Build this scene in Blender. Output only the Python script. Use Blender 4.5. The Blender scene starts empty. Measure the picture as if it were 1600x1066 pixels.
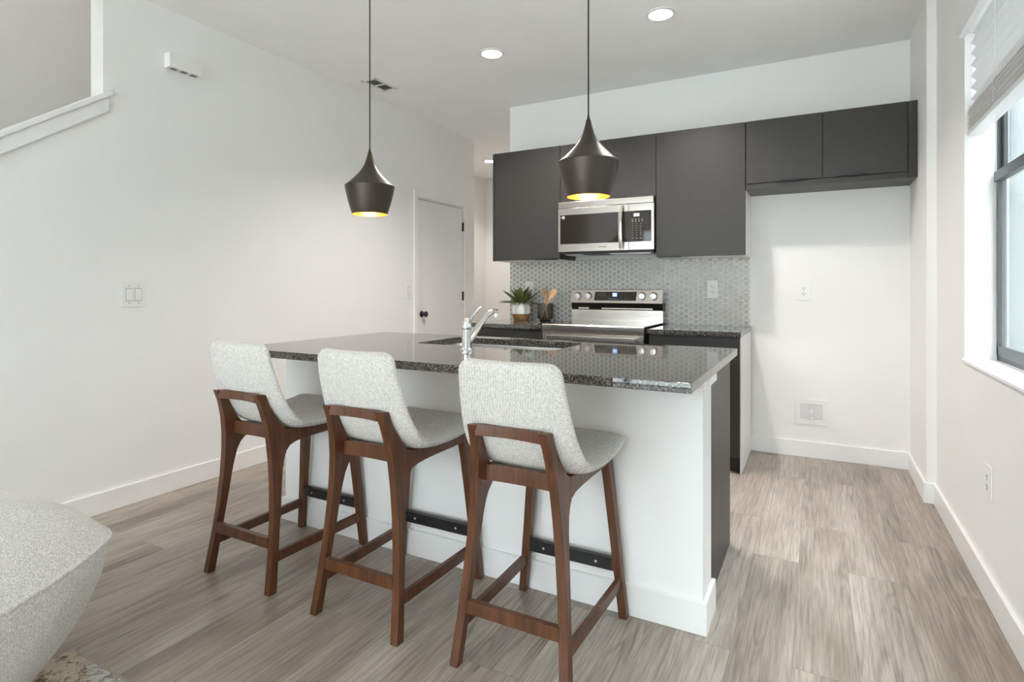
import bpy, bmesh, math, random
from mathutils import Vector, Matrix
R = math.radians
random.seed(7)
S = bpy.context.scene
COL = S.collection

# ------------------------------------------------------------------ camera
cam = bpy.data.cameras.new('camera')
cam.sensor_width = 36.0
cam.lens = 888.2 * 36.0 / 1600.0
cam.shift_y = (449.4 - 533.0) / 1600.0
cam.clip_start = 0.02
camo = bpy.data.objects.new('camera', cam)
camo.location = (0, 0, 1.19)
camo.rotation_euler = (R(90), 0, R(28.24))
COL.objects.link(camo)
S.camera = camo

# ------------------------------------------------------------------ view and daylight
S.view_settings.view_transform = 'Standard'
S.view_settings.look = 'None'
S.view_settings.exposure = 0.76
S.view_settings.gamma = 1.0
S.view_settings.use_curve_mapping = False
S.cycles.use_denoising = True
S.cycles.max_bounces = 14
S.cycles.diffuse_bounces = 8
S.cycles.glossy_bounces = 6
S.cycles.transparent_max_bounces = 16
S.cycles.sample_clamp_indirect = 6.0
W = bpy.data.worlds.new('overcast_sky')
S.world = W
W.use_nodes = True
_bg = W.node_tree.nodes['Background']
# overcast sky: about three times brighter overhead than at the horizon
_nt = W.node_tree
_tc = _nt.nodes.new('ShaderNodeTexCoord')
_sp = _nt.nodes.new('ShaderNodeSeparateXYZ')
_mr = _nt.nodes.new('ShaderNodeMapRange')
_mr.inputs['From Min'].default_value = 0.0
_mr.inputs['From Max'].default_value = 1.0
_mr.inputs['To Min'].default_value = 2.9
_mr.inputs['To Max'].default_value = 16.0
_nt.links.new(_tc.outputs['Generated'], _sp.inputs[0])
_nt.links.new(_sp.outputs['Z'], _mr.inputs['Value'])
_nt.links.new(_mr.outputs[0], _bg.inputs[1])
_bg.inputs[0].default_value = (0.885, 0.945, 1.0, 1)

def lamp(name, kind, loc, rot, energy, color, **kw):
    l = bpy.data.lights.new(name, kind)
    l.energy = energy
    l.color = color
    for k, v in kw.items():
        setattr(l, k, v)
    o = bpy.data.objects.new(name, l)
    o.location = loc
    o.rotation_euler = rot
    COL.objects.link(o)
    return o

# ------------------------------------------------------------------ materials
def nodes(name):
    m = bpy.data.materials.new(name)
    m.use_nodes = True
    nt = m.node_tree
    return m, nt, nt.nodes['Principled BSDF']

def N(nt, t, **kw):
    n = nt.nodes.new(t)
    for k, v in kw.items():
        if k.startswith('i_'):
            n.inputs[k[2:].replace('_', ' ')].default_value = v
        else:
            setattr(n, k, v)
    return n

def ramp(nt, stops):
    n = nt.nodes.new('ShaderNodeValToRGB')
    el = n.color_ramp.elements
    while len(el) < len(stops):
        el.new(0.5)
    for e, (p, c) in zip(el, stops):
        e.position = p
        e.color = (c[0], c[1], c[2], 1) if not isinstance(c, (int, float)) else (c, c, c, 1)
    return n

def coords(nt, scale=(1, 1, 1)):
    tc = N(nt, 'ShaderNodeTexCoord')
    mp = N(nt, 'ShaderNodeMapping')
    mp.inputs['Scale'].default_value = scale
    nt.links.new(tc.outputs['Object'], mp.inputs['Vector'])
    return mp.outputs['Vector']

def simple(name, color, rough=0.5, metal=0.0, var=0.04, nscale=6.0, stretch=(1, 1, 1), bump=0.0, bscale=200.0, spec=0.5, coat=0.0):
    m, nt, p = nodes(name)
    v = coords(nt, stretch)
    n = N(nt, 'ShaderNodeTexNoise', i_Scale=nscale, i_Detail=4.0)
    nt.links.new(v, n.inputs['Vector'])
    lo = [max(0, c * (1 - var)) for c in color]
    hi = [min(1, c * (1 + var)) for c in color]
    r = ramp(nt, [(0.3, lo), (0.7, hi)])
    nt.links.new(n.outputs['Fac'], r.inputs['Fac'])
    nt.links.new(r.outputs['Color'], p.inputs['Base Color'])
    p.inputs['Roughness'].default_value = rough
    p.inputs['Metallic'].default_value = metal
    p.inputs['Specular IOR Level'].default_value = spec
    p.inputs['Coat Weight'].default_value = coat
    if bump:
        b = N(nt, 'ShaderNodeBump', i_Strength=bump, i_Distance=0.002)
        n2 = N(nt, 'ShaderNodeTexNoise', i_Scale=bscale, i_Detail=2.0)
        nt.links.new(v, n2.inputs['Vector'])
        nt.links.new(n2.outputs['Fac'], b.inputs['Height'])
        nt.links.new(b.outputs['Normal'], p.inputs['Normal'])
    return m

def emit(name, color, strength):
    m, nt, p = nodes(name)
    p.inputs['Base Color'].default_value = (0.8, 0.8, 0.8, 1)
    p.inputs['Emission Color'].default_value = (*color, 1)
    p.inputs['Emission Strength'].default_value = strength
    return m

M = {}
M['wall'] = simple('wall_paint', (0.86, 0.857, 0.848), 0.75, var=0.01, nscale=1.5, bump=0.25, bscale=140, spec=0.25)
M['ceiling'] = simple('ceiling_paint', (0.91, 0.908, 0.902), 0.9, var=0.015, nscale=3, bump=0.5, bscale=60, spec=0.1)
M['trim'] = simple('trim_enamel', (0.86, 0.86, 0.855), 0.35, var=0.01)
M['stairpaint'] = simple('stair_wall_paint', (0.82, 0.81, 0.79), 0.8, var=0.02, nscale=2)
M['doorpaint'] = simple('door_enamel', (0.84, 0.837, 0.825), 0.4, var=0.01)
M['white'] = simple('white_plastic', (0.84, 0.84, 0.83), 0.35, var=0.01)
M['whitepanel'] = simple('white_melamine', (0.80, 0.80, 0.80), 0.4, var=0.01)
M['slot'] = simple('dark_slot', (0.03, 0.03, 0.03), 0.6)
M['greyslot'] = simple('grey_recess', (0.22, 0.22, 0.215), 0.6)
M['blackmetal'] = simple('black_metal', (0.014, 0.014, 0.015), 0.38, metal=0.0, var=0.1)
M['blackplastic'] = simple('black_plastic', (0.012, 0.012, 0.012), 0.35, var=0.1)
M['chrome'] = simple('chrome', (0.86, 0.87, 0.88), 0.06, metal=1.0, var=0.01)
M['screw'] = simple('screw_steel', (0.6, 0.6, 0.6), 0.3, metal=1.0)
M['blackglass'] = simple('black_glass', (0.022, 0.018, 0.015), 0.05, var=0.05, spec=0.6)
M['ink'] = simple('grey_ink', (0.05, 0.05, 0.05), 0.4)
M['print'] = simple('pale_print', (0.5, 0.47, 0.43), 0.5)
M['gap'] = simple('shadow_gap', (0.02, 0.02, 0.02), 0.8)

def brushed(name, color, rough):
    m, nt, p = nodes(name)
    v = coords(nt, (2, 2, 120))
    n = N(nt, 'ShaderNodeTexNoise', i_Scale=3.0, i_Detail=3.0)
    nt.links.new(v, n.inputs['Vector'])
    r = ramp(nt, [(0.3, [c * 0.93 for c in color]), (0.7, color)])
    nt.links.new(n.outputs['Fac'], r.inputs['Fac'])
    nt.links.new(r.outputs['Color'], p.inputs['Base Color'])
    r2 = ramp(nt, [(0.3, rough * 0.85), (0.7, rough * 1.2)])
    nt.links.new(n.outputs['Fac'], r2.inputs['Fac'])
    nt.links.new(r2.outputs['Color'], p.inputs['Roughness'])
    p.inputs['Metallic'].default_value = 1.0
    b = N(nt, 'ShaderNodeBump', i_Strength=0.05, i_Distance=0.001)
    nt.links.new(n.outputs['Fac'], b.inputs['Height'])
    nt.links.new(b.outputs['Normal'], p.inputs['Normal'])
    return m
M['steel'] = brushed('brushed_stainless', (0.69, 0.645, 0.60), 0.22)
M['sinksteel'] = brushed('sink_stainless', (0.62, 0.60, 0.58), 0.3)

def cabinet_mat():
    m, nt, p = nodes('charcoal_laminate')
    v = coords(nt, (70, 70, 5))
    n = N(nt, 'ShaderNodeTexNoise', i_Scale=6.0, i_Detail=5.0)
    nt.links.new(v, n.inputs['Vector'])
    r = ramp(nt, [(0.3, (0.026, 0.0238, 0.022)), (0.72, (0.038, 0.0348, 0.0322))])
    nt.links.new(n.outputs['Fac'], r.inputs['Fac'])
    nt.links.new(r.outputs['Color'], p.inputs['Base Color'])
    p.inputs['Roughness'].default_value = 0.42
    b = N(nt, 'ShaderNodeBump', i_Strength=0.12, i_Distance=0.001)
    nt.links.new(n.outputs['Fac'], b.inputs['Height'])
    nt.links.new(b.outputs['Normal'], p.inputs['Normal'])
    return m
M['cab'] = cabinet_mat()

def granite():
    m, nt, p = nodes('speckled_granite')
    v = coords(nt)
    vo = N(nt, 'ShaderNodeTexVoronoi', i_Scale=300.0)
    n = N(nt, 'ShaderNodeTexNoise', i_Scale=170.0, i_Detail=5.0, i_Roughness=0.7)
    nt.links.new(v, vo.inputs['Vector'])
    nt.links.new(v, n.inputs['Vector'])
    sep = N(nt, 'ShaderNodeSeparateColor')
    nt.links.new(vo.outputs['Color'], sep.inputs[0])
    mx = N(nt, 'ShaderNodeMath', operation='MULTIPLY')
    nt.links.new(sep.outputs[0], mx.inputs[0])
    nt.links.new(n.outputs['Fac'], mx.inputs[1])
    r = ramp(nt, [(0.05, (0.007, 0.007, 0.007)), (0.20, (0.03, 0.029, 0.028)), (0.34, (0.105, 0.102, 0.097)), (0.55, (0.26, 0.255, 0.24))])
    nt.links.new(mx.outputs[0], r.inputs['Fac'])
    nt.links.new(r.outputs['Color'], p.inputs['Base Color'])
    p.inputs['Roughness'].default_value = 0.04
    p.inputs['IOR'].default_value = 1.62
    return m
M['granite'] = granite()

def floor_mat():
    m, nt, p = nodes('greige_plank_floor')
    L = nt.links.new
    tc = N(nt, 'ShaderNodeTexCoord')
    mp = N(nt, 'ShaderNodeMapping')
    mp.inputs['Rotation'].default_value = (0, 0, R(90))
    mp.inputs['Location'].default_value = (0.31, 0.07, 0)
    L(tc.outputs['Object'], mp.inputs['Vector'])
    br = N(nt, 'ShaderNodeTexBrick', i_Scale=1.0, i_Mortar_Size=0.0009, i_Mortar_Smooth=0.2, i_Bias=0.0, i_Brick_Width=1.22, i_Row_Height=0.182)
    br.offset = 0.37
    br.inputs['Color1'].default_value = (0, 0, 0, 1)
    br.inputs['Color2'].default_value = (1, 1, 1, 1)
    br.inputs['Mortar'].default_value = (0.5, 0.5, 0.5, 1)
    L(mp.outputs['Vector'], br.inputs['Vector'])
    sep = N(nt, 'ShaderNodeSeparateColor')
    L(br.outputs['Color'], sep.inputs[0])
    # offset the grain per plank
    off = N(nt, 'ShaderNodeVectorMath', operation='SCALE')
    off.inputs[0].default_value = (3.1, 7.7, 13.0)
    L(sep.outputs[0], off.inputs['Scale'])
    add = N(nt, 'ShaderNodeVectorMath', operation='ADD')
    L(mp.outputs['Vector'], add.inputs[0])
    L(off.outputs['Vector'], add.inputs[1])
    def noise(scale, sx, sy, detail, rough=0.55, dist=0.0):
        mm = N(nt, 'ShaderNodeMapping')
        mm.inputs['Scale'].default_value = (sx, sy, 1)
        L(add.outputs['Vector'], mm.inputs['Vector'])
        nn = N(nt, 'ShaderNodeTexNoise', i_Scale=scale, i_Detail=detail, i_Roughness=rough, i_Distortion=dist)
        L(mm.outputs['Vector'], nn.inputs['Vector'])
        return nn.outputs['Fac']
    fine = noise(1.0, 5.0, 120.0, 6.0, 0.65)
    broad = noise(1.0, 1.4, 9.0, 3.0)
    ringn = noise(1.0, 0.5, 7.5, 1.5, 0.45, 0.35)
    rm = N(nt, 'ShaderNodeMath', operation='MULTIPLY'); rm.inputs[1].default_value = 120.0
    L(ringn, rm.inputs[0])
    rs = N(nt, 'ShaderNodeMath', operation='SINE')
    L(rm.outputs[0], rs.inputs[0])
    knots = noise(1.0, 1.6, 6.0, 2.0)
    base = ramp(nt, [(0.30, (0.245, 0.197, 0.158)), (0.50, (0.368, 0.310, 0.262)), (0.70, (0.475, 0.415, 0.360))])
    mixv = N(nt, 'ShaderNodeMath', operation='MULTIPLY_ADD'); mixv.inputs[1].default_value = 0.16
    L(sep.outputs[0], mixv.inputs[0])
    sub = N(nt, 'ShaderNodeMath', operation='MULTIPLY_ADD'); sub.inputs[1].default_value = 0.75; sub.inputs[2].default_value = 0.04
    L(broad, sub.inputs[0])
    L(sub.outputs[0], mixv.inputs[2])
    L(mixv.outputs[0], base.inputs['Fac'])
    # fine grain
    fr = ramp(nt, [(0.32, 0.52), (0.60, 1.12)])
    L(fine, fr.inputs['Fac'])
    m1 = N(nt, 'ShaderNodeMix', data_type='RGBA', blend_type='MULTIPLY'); m1.inputs['Factor'].default_value = 0.75
    L(base.outputs['Color'], m1.inputs['A']); L(fr.outputs['Color'], m1.inputs['B'])
    streak = noise(1.0, 2.2, 30.0, 3.0, 0.6, 0.3)
    sr = ramp(nt, [(0.60, 1.0), (0.74, 0.66)])
    L(streak, sr.inputs['Fac'])
    m0 = N(nt, 'ShaderNodeMix', data_type='RGBA', blend_type='MULTIPLY'); m0.inputs['Factor'].default_value = 1.0
    L(m1.outputs['Result'], m0.inputs['A']); L(sr.outputs['Color'], m0.inputs['B'])
    m1 = m0
    # ring lines, only in patches
    rr = ramp(nt, [(0.0, 0.46), (0.34, 1.0)])
    rsn = N(nt, 'ShaderNodeMath', operation='MULTIPLY_ADD'); rsn.inputs[1].default_value = 0.5; rsn.inputs[2].default_value = 0.5
    L(rs.outputs[0], rsn.inputs[0]); L(rsn.outputs[0], rr.inputs['Fac'])
    kr = ramp(nt, [(0.48, 0.0), (0.66, 0.62)])
    L(knots, kr.inputs['Fac'])
    m2 = N(nt, 'ShaderNodeMix', data_type='RGBA', blend_type='MULTIPLY')
    L(kr.outputs['Color'], m2.inputs['Factor'])
    L(m1.outputs['Result'], m2.inputs['A']); L(rr.outputs['Color'], m2.inputs['B'])
    # joints
    m3 = N(nt, 'ShaderNodeMix', data_type='RGBA', blend_type='MIX')
    m3.inputs['B'].default_value = (0.10, 0.085, 0.07, 1)
    jf = N(nt, 'ShaderNodeMath', operation='MULTIPLY'); jf.inputs[1].default_value = 0.65
    L(br.outputs['Fac'], jf.inputs[0])
    L(jf.outputs[0], m3.inputs['Factor']); L(m2.outputs['Result'], m3.inputs['A'])
    L(m3.outputs['Result'], p.inputs['Base Color'])
    p.inputs['Roughness'].default_value = 0.36
    b = N(nt, 'ShaderNodeBump', i_Strength=0.12, i_Distance=0.001)
    L(fine, b.inputs['Height']); L(b.outputs['Normal'], p.inputs['Normal'])
    return m
M['floor'] = floor_mat()

def wood(name, dark, light, rough=0.35, along=(60, 60, 4)):
    m, nt, p = nodes(name)
    v = coords(nt, along)
    n = N(nt, 'ShaderNodeTexNoise', i_Scale=1.0, i_Detail=5.0, i_Roughness=0.6, i_Distortion=0.4)
    nt.links.new(v, n.inputs['Vector'])
    r = ramp(nt, [(0.3, dark), (0.7, light)])
    nt.links.new(n.outputs['Fac'], r.inputs['Fac'])
    nt.links.new(r.outputs['Color'], p.inputs['Base Color'])
    p.inputs['Roughness'].default_value = rough
    return m
M['walnut'] = wood('walnut_stain', (0.055, 0.0185, 0.0072), (0.150, 0.056, 0.023))
M['beech'] = wood('pale_beech', (0.55, 0.30, 0.14), (0.72, 0.44, 0.23), 0.5, (40, 40, 8))

def weave(name, lo, hi, scale, bump, rnd=0.35, stretch=(1, 1, 1)):
    m, nt, p = nodes(name)
    v = coords(nt, stretch)
    rot = N(nt, 'ShaderNodeMapping')
    rot.inputs['Rotation'].default_value = (R(20), R(30), R(45))
    nt.links.new(v, rot.inputs['Vector'])
    vo = N(nt, 'ShaderNodeTexVoronoi', i_Scale=scale, i_Randomness=rnd)
    nt.links.new(rot.outputs['Vector'], vo.inputs['Vector'])
    n = N(nt, 'ShaderNodeTexNoise', i_Scale=scale * 0.5, i_Detail=3.0)
    nt.links.new(v, n.inputs['Vector'])
    mx = N(nt, 'ShaderNodeMath', operation='MULTIPLY_ADD'); mx.inputs[1].default_value = 0.55
    nt.links.new(n.outputs['Fac'], mx.inputs[0]); nt.links.new(vo.outputs['Distance'], mx.inputs[2])
    r = ramp(nt, [(0.35, hi), (0.95, lo)])
    nt.links.new(mx.outputs[0], r.inputs['Fac'])
    nt.links.new(r.outputs['Color'], p.inputs['Base Color'])
    p.inputs['Roughness'].default_value = 0.95
    p.inputs['Specular IOR Level'].default_value = 0.1
    p.inputs['Sheen Weight'].default_value = 0.1
    b = N(nt, 'ShaderNodeBump', i_Strength=bump, i_Distance=0.003, invert=True)
    nt.links.new(mx.outputs[0], b.inputs['Height'])
    nt.links.new(b.outputs['Normal'], p.inputs['Normal'])
    return m
M['cream'] = weave('cream_basketweave', (0.52, 0.50, 0.47), (0.88, 0.865, 0.84), 190, 0.5)
M['boucle'] = weave('grey_boucle', (0.60, 0.595, 0.585), (0.97, 0.965, 0.955), 300, 0.6, 0.9, (1.0, 1.0, 0.45))

def rug_mat():
    m, nt, p = nodes('distressed_rug')
    v = coords(nt)
    n1 = N(nt, 'ShaderNodeTexNoise', i_Scale=40.0, i_Detail=5.0, i_Roughness=0.6, i_Distortion=0.8)
    n2 = N(nt, 'ShaderNodeTexNoise', i_Scale=2.6, i_Detail=2.0)
    n3 = N(nt, 'ShaderNodeTexNoise', i_Scale=300.0, i_Detail=2.0)
    for n in (n1, n2, n3):
        nt.links.new(v, n.inputs['Vector'])
    r1 = ramp(nt, [(0.40, (0.20, 0.145, 0.10)), (0.50, (0.52, 0.44, 0.35)), (0.62, (0.60, 0.52, 0.43))])
    nt.links.new(n1.outputs['Fac'], r1.inputs['Fac'])
    r2 = ramp(nt, [(0.40, (0.25, 0.25, 0.26)), (0.52, (0.62, 0.61, 0.59)), (0.65, (0.72, 0.71, 0.69))])
    nt.links.new(n1.outputs['Fac'], r2.inputs['Fac'])
    sel = ramp(nt, [(0.53, 0.0), (0.60, 1.0)])
    nt.links.new(n2.outputs['Fac'], sel.inputs['Fac'])
    mx = N(nt, 'ShaderNodeMix', data_type='RGBA')
    nt.links.new(sel.outputs['Color'], mx.inputs['Factor'])
    nt.links.new(r1.outputs['Color'], mx.inputs['A']); nt.links.new(r2.outputs['Color'], mx.inputs['B'])
    nt.links.new(mx.outputs['Result'], p.inputs['Base Color'])
    p.inputs['Roughness'].default_value = 1.0
    p.inputs['Specular IOR Level'].default_value = 0.05
    b = N(nt, 'ShaderNodeBump', i_Strength=0.8, i_Distance=0.004)
    nt.links.new(n3.outputs['Fac'], b.inputs['Height']); nt.links.new(b.outputs['Normal'], p.inputs['Normal'])
    return m
M['rug'] = rug_mat()
M['rugedge'] = simple('rug_binding', (0.42, 0.36, 0.28), 0.95, var=0.1, nscale=60)
M['hextile'] = simple('grey_hex_tile', (0.475, 0.468, 0.438), 0.24, var=0.10, nscale=28)
M['grout'] = simple('pale_grout', (0.88, 0.875, 0.85), 0.8, var=0.02)
M['shade'] = simple('bronze_shade', (0.060, 0.047, 0.036), 0.36, metal=0.5, var=0.06)
M['gold'] = simple('gold_lining', (0.95, 0.50, 0.08), 0.35, metal=0.75, var=0.03)
M['cord'] = simple('black_cord', (0.02, 0.02, 0.02), 0.6)
M['bulb'] = emit('warm_bulb', (1.0, 0.66, 0.30), 90.0)
M['lens'] = emit('downlight_lens', (1.0, 0.93, 0.84), 25.0)
M['leaf'] = simple('agave_leaf', (0.115, 0.140, 0.040), 0.45, var=0.35, nscale=25, spec=0.5)
M['potwhite'] = simple('white_ceramic', (0.82, 0.82, 0.81), 0.25, var=0.02)
M['potwood'] = simple('tan_ceramic', (0.30, 0.165, 0.065), 0.4, var=0.12, nscale=30)
M['soil'] = simple('soil', (0.03, 0.022, 0.015), 1.0, var=0.3, nscale=60)
M['blind'] = simple('white_blind_slat', (0.80, 0.80, 0.80), 0.4, var=0.01)
M['frame'] = simple('grey_window_frame', (0.05, 0.052, 0.055), 0.4, var=0.05)
M['stucco'] = simple('outdoor_stucco', (0.135, 0.15, 0.148), 0.9, var=0.06, nscale=30, bump=0.6, bscale=90)
M['outwhite'] = simple('outdoor_white_trim', (0.22, 0.225, 0.23), 0.7, var=0.02)
M['ground'] = simple('outdoor_ground', (0.50, 0.50, 0.48), 0.95, var=0.08, nscale=5)
M['blue'] = emit('blue_digits_panel', (0.05, 0.18, 0.9), 0.9)
M['digit'] = emit('pale_digits', (0.62, 0.78, 1.0), 1.6)
M['lcd'] = emit('grey_blue_lcd', (0.35, 0.50, 0.58), 0.35)

def glass_pane(name, tint=(1, 1, 1), base=0.04):
    m = bpy.data.materials.new(name)
    m.use_nodes = True
    nt = m.node_tree
    for n in list(nt.nodes):
        nt.nodes.remove(n)
    out = N(nt, 'ShaderNodeOutputMaterial')
    tr = N(nt, 'ShaderNodeBsdfTransparent'); tr.inputs[0].default_value = (*tint, 1)
    gl = N(nt, 'ShaderNodeBsdfGlossy'); gl.inputs['Roughness'].default_value = 0.02
    lw = N(nt, 'ShaderNodeLayerWeight'); lw.inputs['Blend'].default_value = 0.5
    pw = N(nt, 'ShaderNodeMath', operation='POWER'); pw.inputs[1].default_value = 5.0
    nt.links.new(lw.outputs['Facing'], pw.inputs[0])
    fr = N(nt, 'ShaderNodeMath', operation='MULTIPLY_ADD'); fr.inputs[1].default_value = 0.6; fr.inputs[2].default_value = 0.04
    nt.links.new(pw.outputs[0], fr.inputs[0])
    mx = N(nt, 'ShaderNodeMixShader')
    nt.links.new(fr.outputs[0], mx.inputs[0]); nt.links.new(tr.outputs[0], mx.inputs[1]); nt.links.new(gl.outputs[0], mx.inputs[2])
    nt.links.new(mx.outputs[0], out.inputs['Surface'])
    return m
M['pane'] = glass_pane('window_glass', (0.96, 0.985, 0.98))
M['smoke'] = glass_pane('smoked_glass', (0.66, 0.64, 0.63))

# ------------------------------------------------------------------ mesh builder
class B:
    def __init__(s):
        s.bm = bmesh.new()
    def box(s, x0, x1, y0, y1, z0, z1, bev=0.0, seg=2):
        bm = s.bm
        vs = [bm.verts.new(p) for p in ((x0, y0, z0), (x1, y0, z0), (x1, y1, z0), (x0, y1, z0), (x0, y0, z1), (x1, y0, z1), (x1, y1, z1), (x0, y1, z1))]
        fs = [bm.faces.new([vs[i] for i in q]) for q in ((3, 2, 1, 0), (4, 5, 6, 7), (0, 1, 5, 4), (1, 2, 6, 5), (2, 3, 7, 6), (3, 0, 4, 7))]
        if bev:
            es = {e for f in fs for e in f.edges}
            bmesh.ops.bevel(bm, geom=list(es), offset=bev, segments=seg, affect='EDGES', profile=0.5)
        return s
    def prism(s, poly, d, bev=0.0):
        """poly: planar list of 3-d points, d: extrusion vector"""
        bm = s.bm
        d = Vector(d)
        a = [bm.verts.new(p) for p in poly]
        b = [bm.verts.new(Vector(p) + d) for p in poly]
        fs = [bm.faces.new(a), bm.faces.new(b[::-1])]
        n = len(a)
        for i in range(n):
            fs.append(bm.faces.new((a[(i + 1) % n], a[i], b[i], b[(i + 1) % n])))
        bmesh.ops.recalc_face_normals(bm, faces=fs)
        if bev:
            es = [e for e in {e for f in fs for e in f.edges} if e.calc_face_angle(0) > 0.6]
            bmesh.ops.bevel(bm, geom=es, offset=bev, segments=2, affect='EDGES', profile=0.5)
        return s
    def lathe(s, prof, c=(0, 0, 0), n=48, axis='Z', cap=True):
        bm = s.bm
        c = Vector(c)
        rings = []
        for r, z in prof:
            ring = []
            for i in range(n):
                a = 2 * math.pi * i / n
                if axis == 'Z':
                    p = Vector((r * math.cos(a), r * math.sin(a), z))
                elif axis == 'Y':
                    p = Vector((r * math.cos(a), z, r * math.sin(a)))
                else:
                    p = Vector((z, r * math.cos(a), r * math.sin(a)))
                ring.append(bm.verts.new(c + p))
            rings.append(ring)
        fs = []
        for k in range(len(rings) - 1):
            for i in range(n):
                fs.append(bm.faces.new((rings[k][i], rings[k][(i + 1) % n], rings[k + 1][(i + 1) % n], rings[k + 1][i])))
        if cap:
            fs.append(bm.faces.new(rings[0][::-1]))
            fs.append(bm.faces.new(rings[-1]))
        bmesh.ops.recalc_face_normals(bm, faces=fs)
        return s
    def tube(s, pts, rad, n=12, flat=1.0):
        bm = s.bm
        pts = [Vector(p) for p in pts]
        if not isinstance(rad, (list, tuple)):
            rad = [rad] * len(pts)
        rings = []
        up = Vector((0, 0, 1))
        for i, p in enumerate(pts):
            t = (pts[min(i + 1, len(pts) - 1)] - pts[max(i - 1, 0)]).normalized()
            u = up.cross(t)
            if u.length < 1e-3:
                u = Vector((1, 0, 0)).cross(t)
            u.normalize()
            w = t.cross(u).normalized()
            rings.append([bm.verts.new(p + (u * math.cos(2 * math.pi * k / n) + w * math.sin(2 * math.pi * k / n) * flat) * rad[i]) for k in range(n)])
        fs = []
        for k in range(len(rings) - 1):
            for i in range(n):
                fs.append(bm.faces.new((rings[k][i], rings[k][(i + 1) % n], rings[k + 1][(i + 1) % n], rings[k + 1][i])))
        fs.append(bm.faces.new(rings[0][::-1])); fs.append(bm.faces.new(rings[-1]))
        bmesh.ops.recalc_face_normals(bm, faces=fs)
        return s
    def grid(s, P, closed=False):
        """P[i][j] points -> quads"""
        bm = s.bm
        V = [[bm.verts.new(p) for p in row] for row in P]
        fs = []
        for i in range(len(V) - 1):
            m = len(V[i])
            for j in range(m if closed else m - 1):
                fs.append(bm.faces.new((V[i][j], V[i][(j + 1) % m], V[i + 1][(j + 1) % m], V[i + 1][j])))
        bmesh.ops.recalc_face_normals(bm, faces=fs)
        return V

def root_of(o):
    while o.parent:
        o = o.parent
    return o

def ob(name, b, mat, parent=None, smooth=35.0, label=None, category=None, group=None, kind=None, loc=None, recalc=False, weighted=True):
    """link the builder's mesh as one object; world coordinates are made local to its top-level parent"""
    bm = b.bm
    if recalc:
        bmesh.ops.recalc_face_normals(bm, faces=bm.faces)
    me = bpy.data.meshes.new(name)
    if parent is not None:
        off = root_of(parent).location.copy()
    else:
        if loc is None:
            xs = [v.co for v in bm.verts]
            loc = ((min(v.x for v in xs) + max(v.x for v in xs)) / 2, (min(v.y for v in xs) + max(v.y for v in xs)) / 2, min(v.z for v in xs))
        off = Vector(loc)
    for v in bm.verts:
        v.co -= off
    bm.to_mesh(me)
    bm.free()
    if smooth:
        for p in me.polygons:
            p.use_smooth = True
        me.set_sharp_from_angle(angle=R(smooth))
    me.materials.append(M[mat] if isinstance(mat, str) else mat)
    o = bpy.data.objects.new(name, me)
    COL.objects.link(o)
    if smooth and weighted:
        wn = o.modifiers.new('weighted_normals', 'WEIGHTED_NORMAL')
        wn.keep_sharp = True
    if parent is not None:
        o.parent = parent
    else:
        o.location = off
    tag(o, label, category, group, kind)
    return o

def tag(o, label=None, category=None, group=None, kind=None):
    if label: o['label'] = label
    if category: o['category'] = category
    if group: o['group'] = group
    if kind: o['kind'] = kind
    return o

def thing(name, loc, label, category, group=None, kind=None):
    o = bpy.data.objects.new(name, None)
    o.empty_display_size = 0.05
    o.location = loc
    COL.objects.link(o)
    return tag(o, label, category, group, kind)

def struct(name, b, mat, label=None, **kw):
    return ob(name, b, mat, kind='structure', label=label, **kw)

def copy_tree(o, loc, label, group=None):
    c = o.copy(); COL.objects.link(c)
    c.location = loc
    c['label'] = label
    if group: c['group'] = group
    for ch in list(o.children):
        d = ch.copy(); COL.objects.link(d); d.parent = c
        for g in list(ch.children):
            e = g.copy(); COL.objects.link(e); e.parent = d
    return c

# ------------------------------------------------------------------ room shell
H = 2.81
XL, XR, XJ, YB = -3.33, 0.577, 0.533, 4.5
CT = 0.908     # worktop height
b = B().box(-4.55, 0.90, -3.35, 7.45, -0.08, 0.0)
struct('floor', b, 'floor', 'greige wood plank floor with long planks', loc=(0, 0, 0), smooth=None)
b = B().box(XL - 0.12, 0.90, -3.35, 7.45, H, H + 0.1)
b.box(-4.55, XL - 0.12, 5.20, 7.45, H, H + 0.1)
b.box(-4.55, XL, -3.35, 5.32, 5.2, 5.3)
struct('ceiling', b, 'ceiling', 'flat white ceiling', loc=(0, 0, H), smooth=None)

# left wall: sloping stair opening in front, closet door opening behind
def slope(y): return 2.195 + 0.715 * (y - 1.626)
b = B()
b.prism([(XL, -3.2, 0), (XL, 1.626, 0), (XL, 1.626, slope(1.626)), (XL, -0.6, slope(-0.6)), (XL, -0.6, H), (XL, -3.2, H)], (-0.12, 0, 0))
b.box(XL - 0.12, XL, 1.626, 4.305, 0, H)
b.box(XL - 0.12, XL, 5.10, 5.32, 0, H)
b.box(XL - 0.12, XL, 4.305, 5.10, 2.045, H)
b.box(XL - 0.12, XL, -3.35, 5.32, H + 0.1, 5.2)
b.box(-4.37, XL - 0.12, -3.35, -3.2, H, 5.2)
struct('wall_left', b, 'wall', 'long white wall with a sloped stair opening and a closet door', smooth=None)
b = B().box(-4.50, -4.37, -3.2, 7.3, 0, 5.2)
struct('wall_stair', b, 'stairpaint', 'grey far wall of the stairwell and hallway', smooth=None)
b = B().box(-4.37, XL - 0.12, 5.20, 5.32, 0, 5.2)
struct('wall_closet', b, 'wall', 'white wall closing the stair closet', smooth=None)
b = B().box(-4.50, -2.31, 7.3, 7.42, 0, H)
struct('wall_hall', b, 'wall', 'white end wall of the hallway', smooth=None)
b = B().box(-2.436, -2.316, YB + 0.12, 7.3, 0, H)
struct('wall_hall_side', b, 'wall', 'white side wall of the hallway behind the kitchen', smooth=None)
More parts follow.
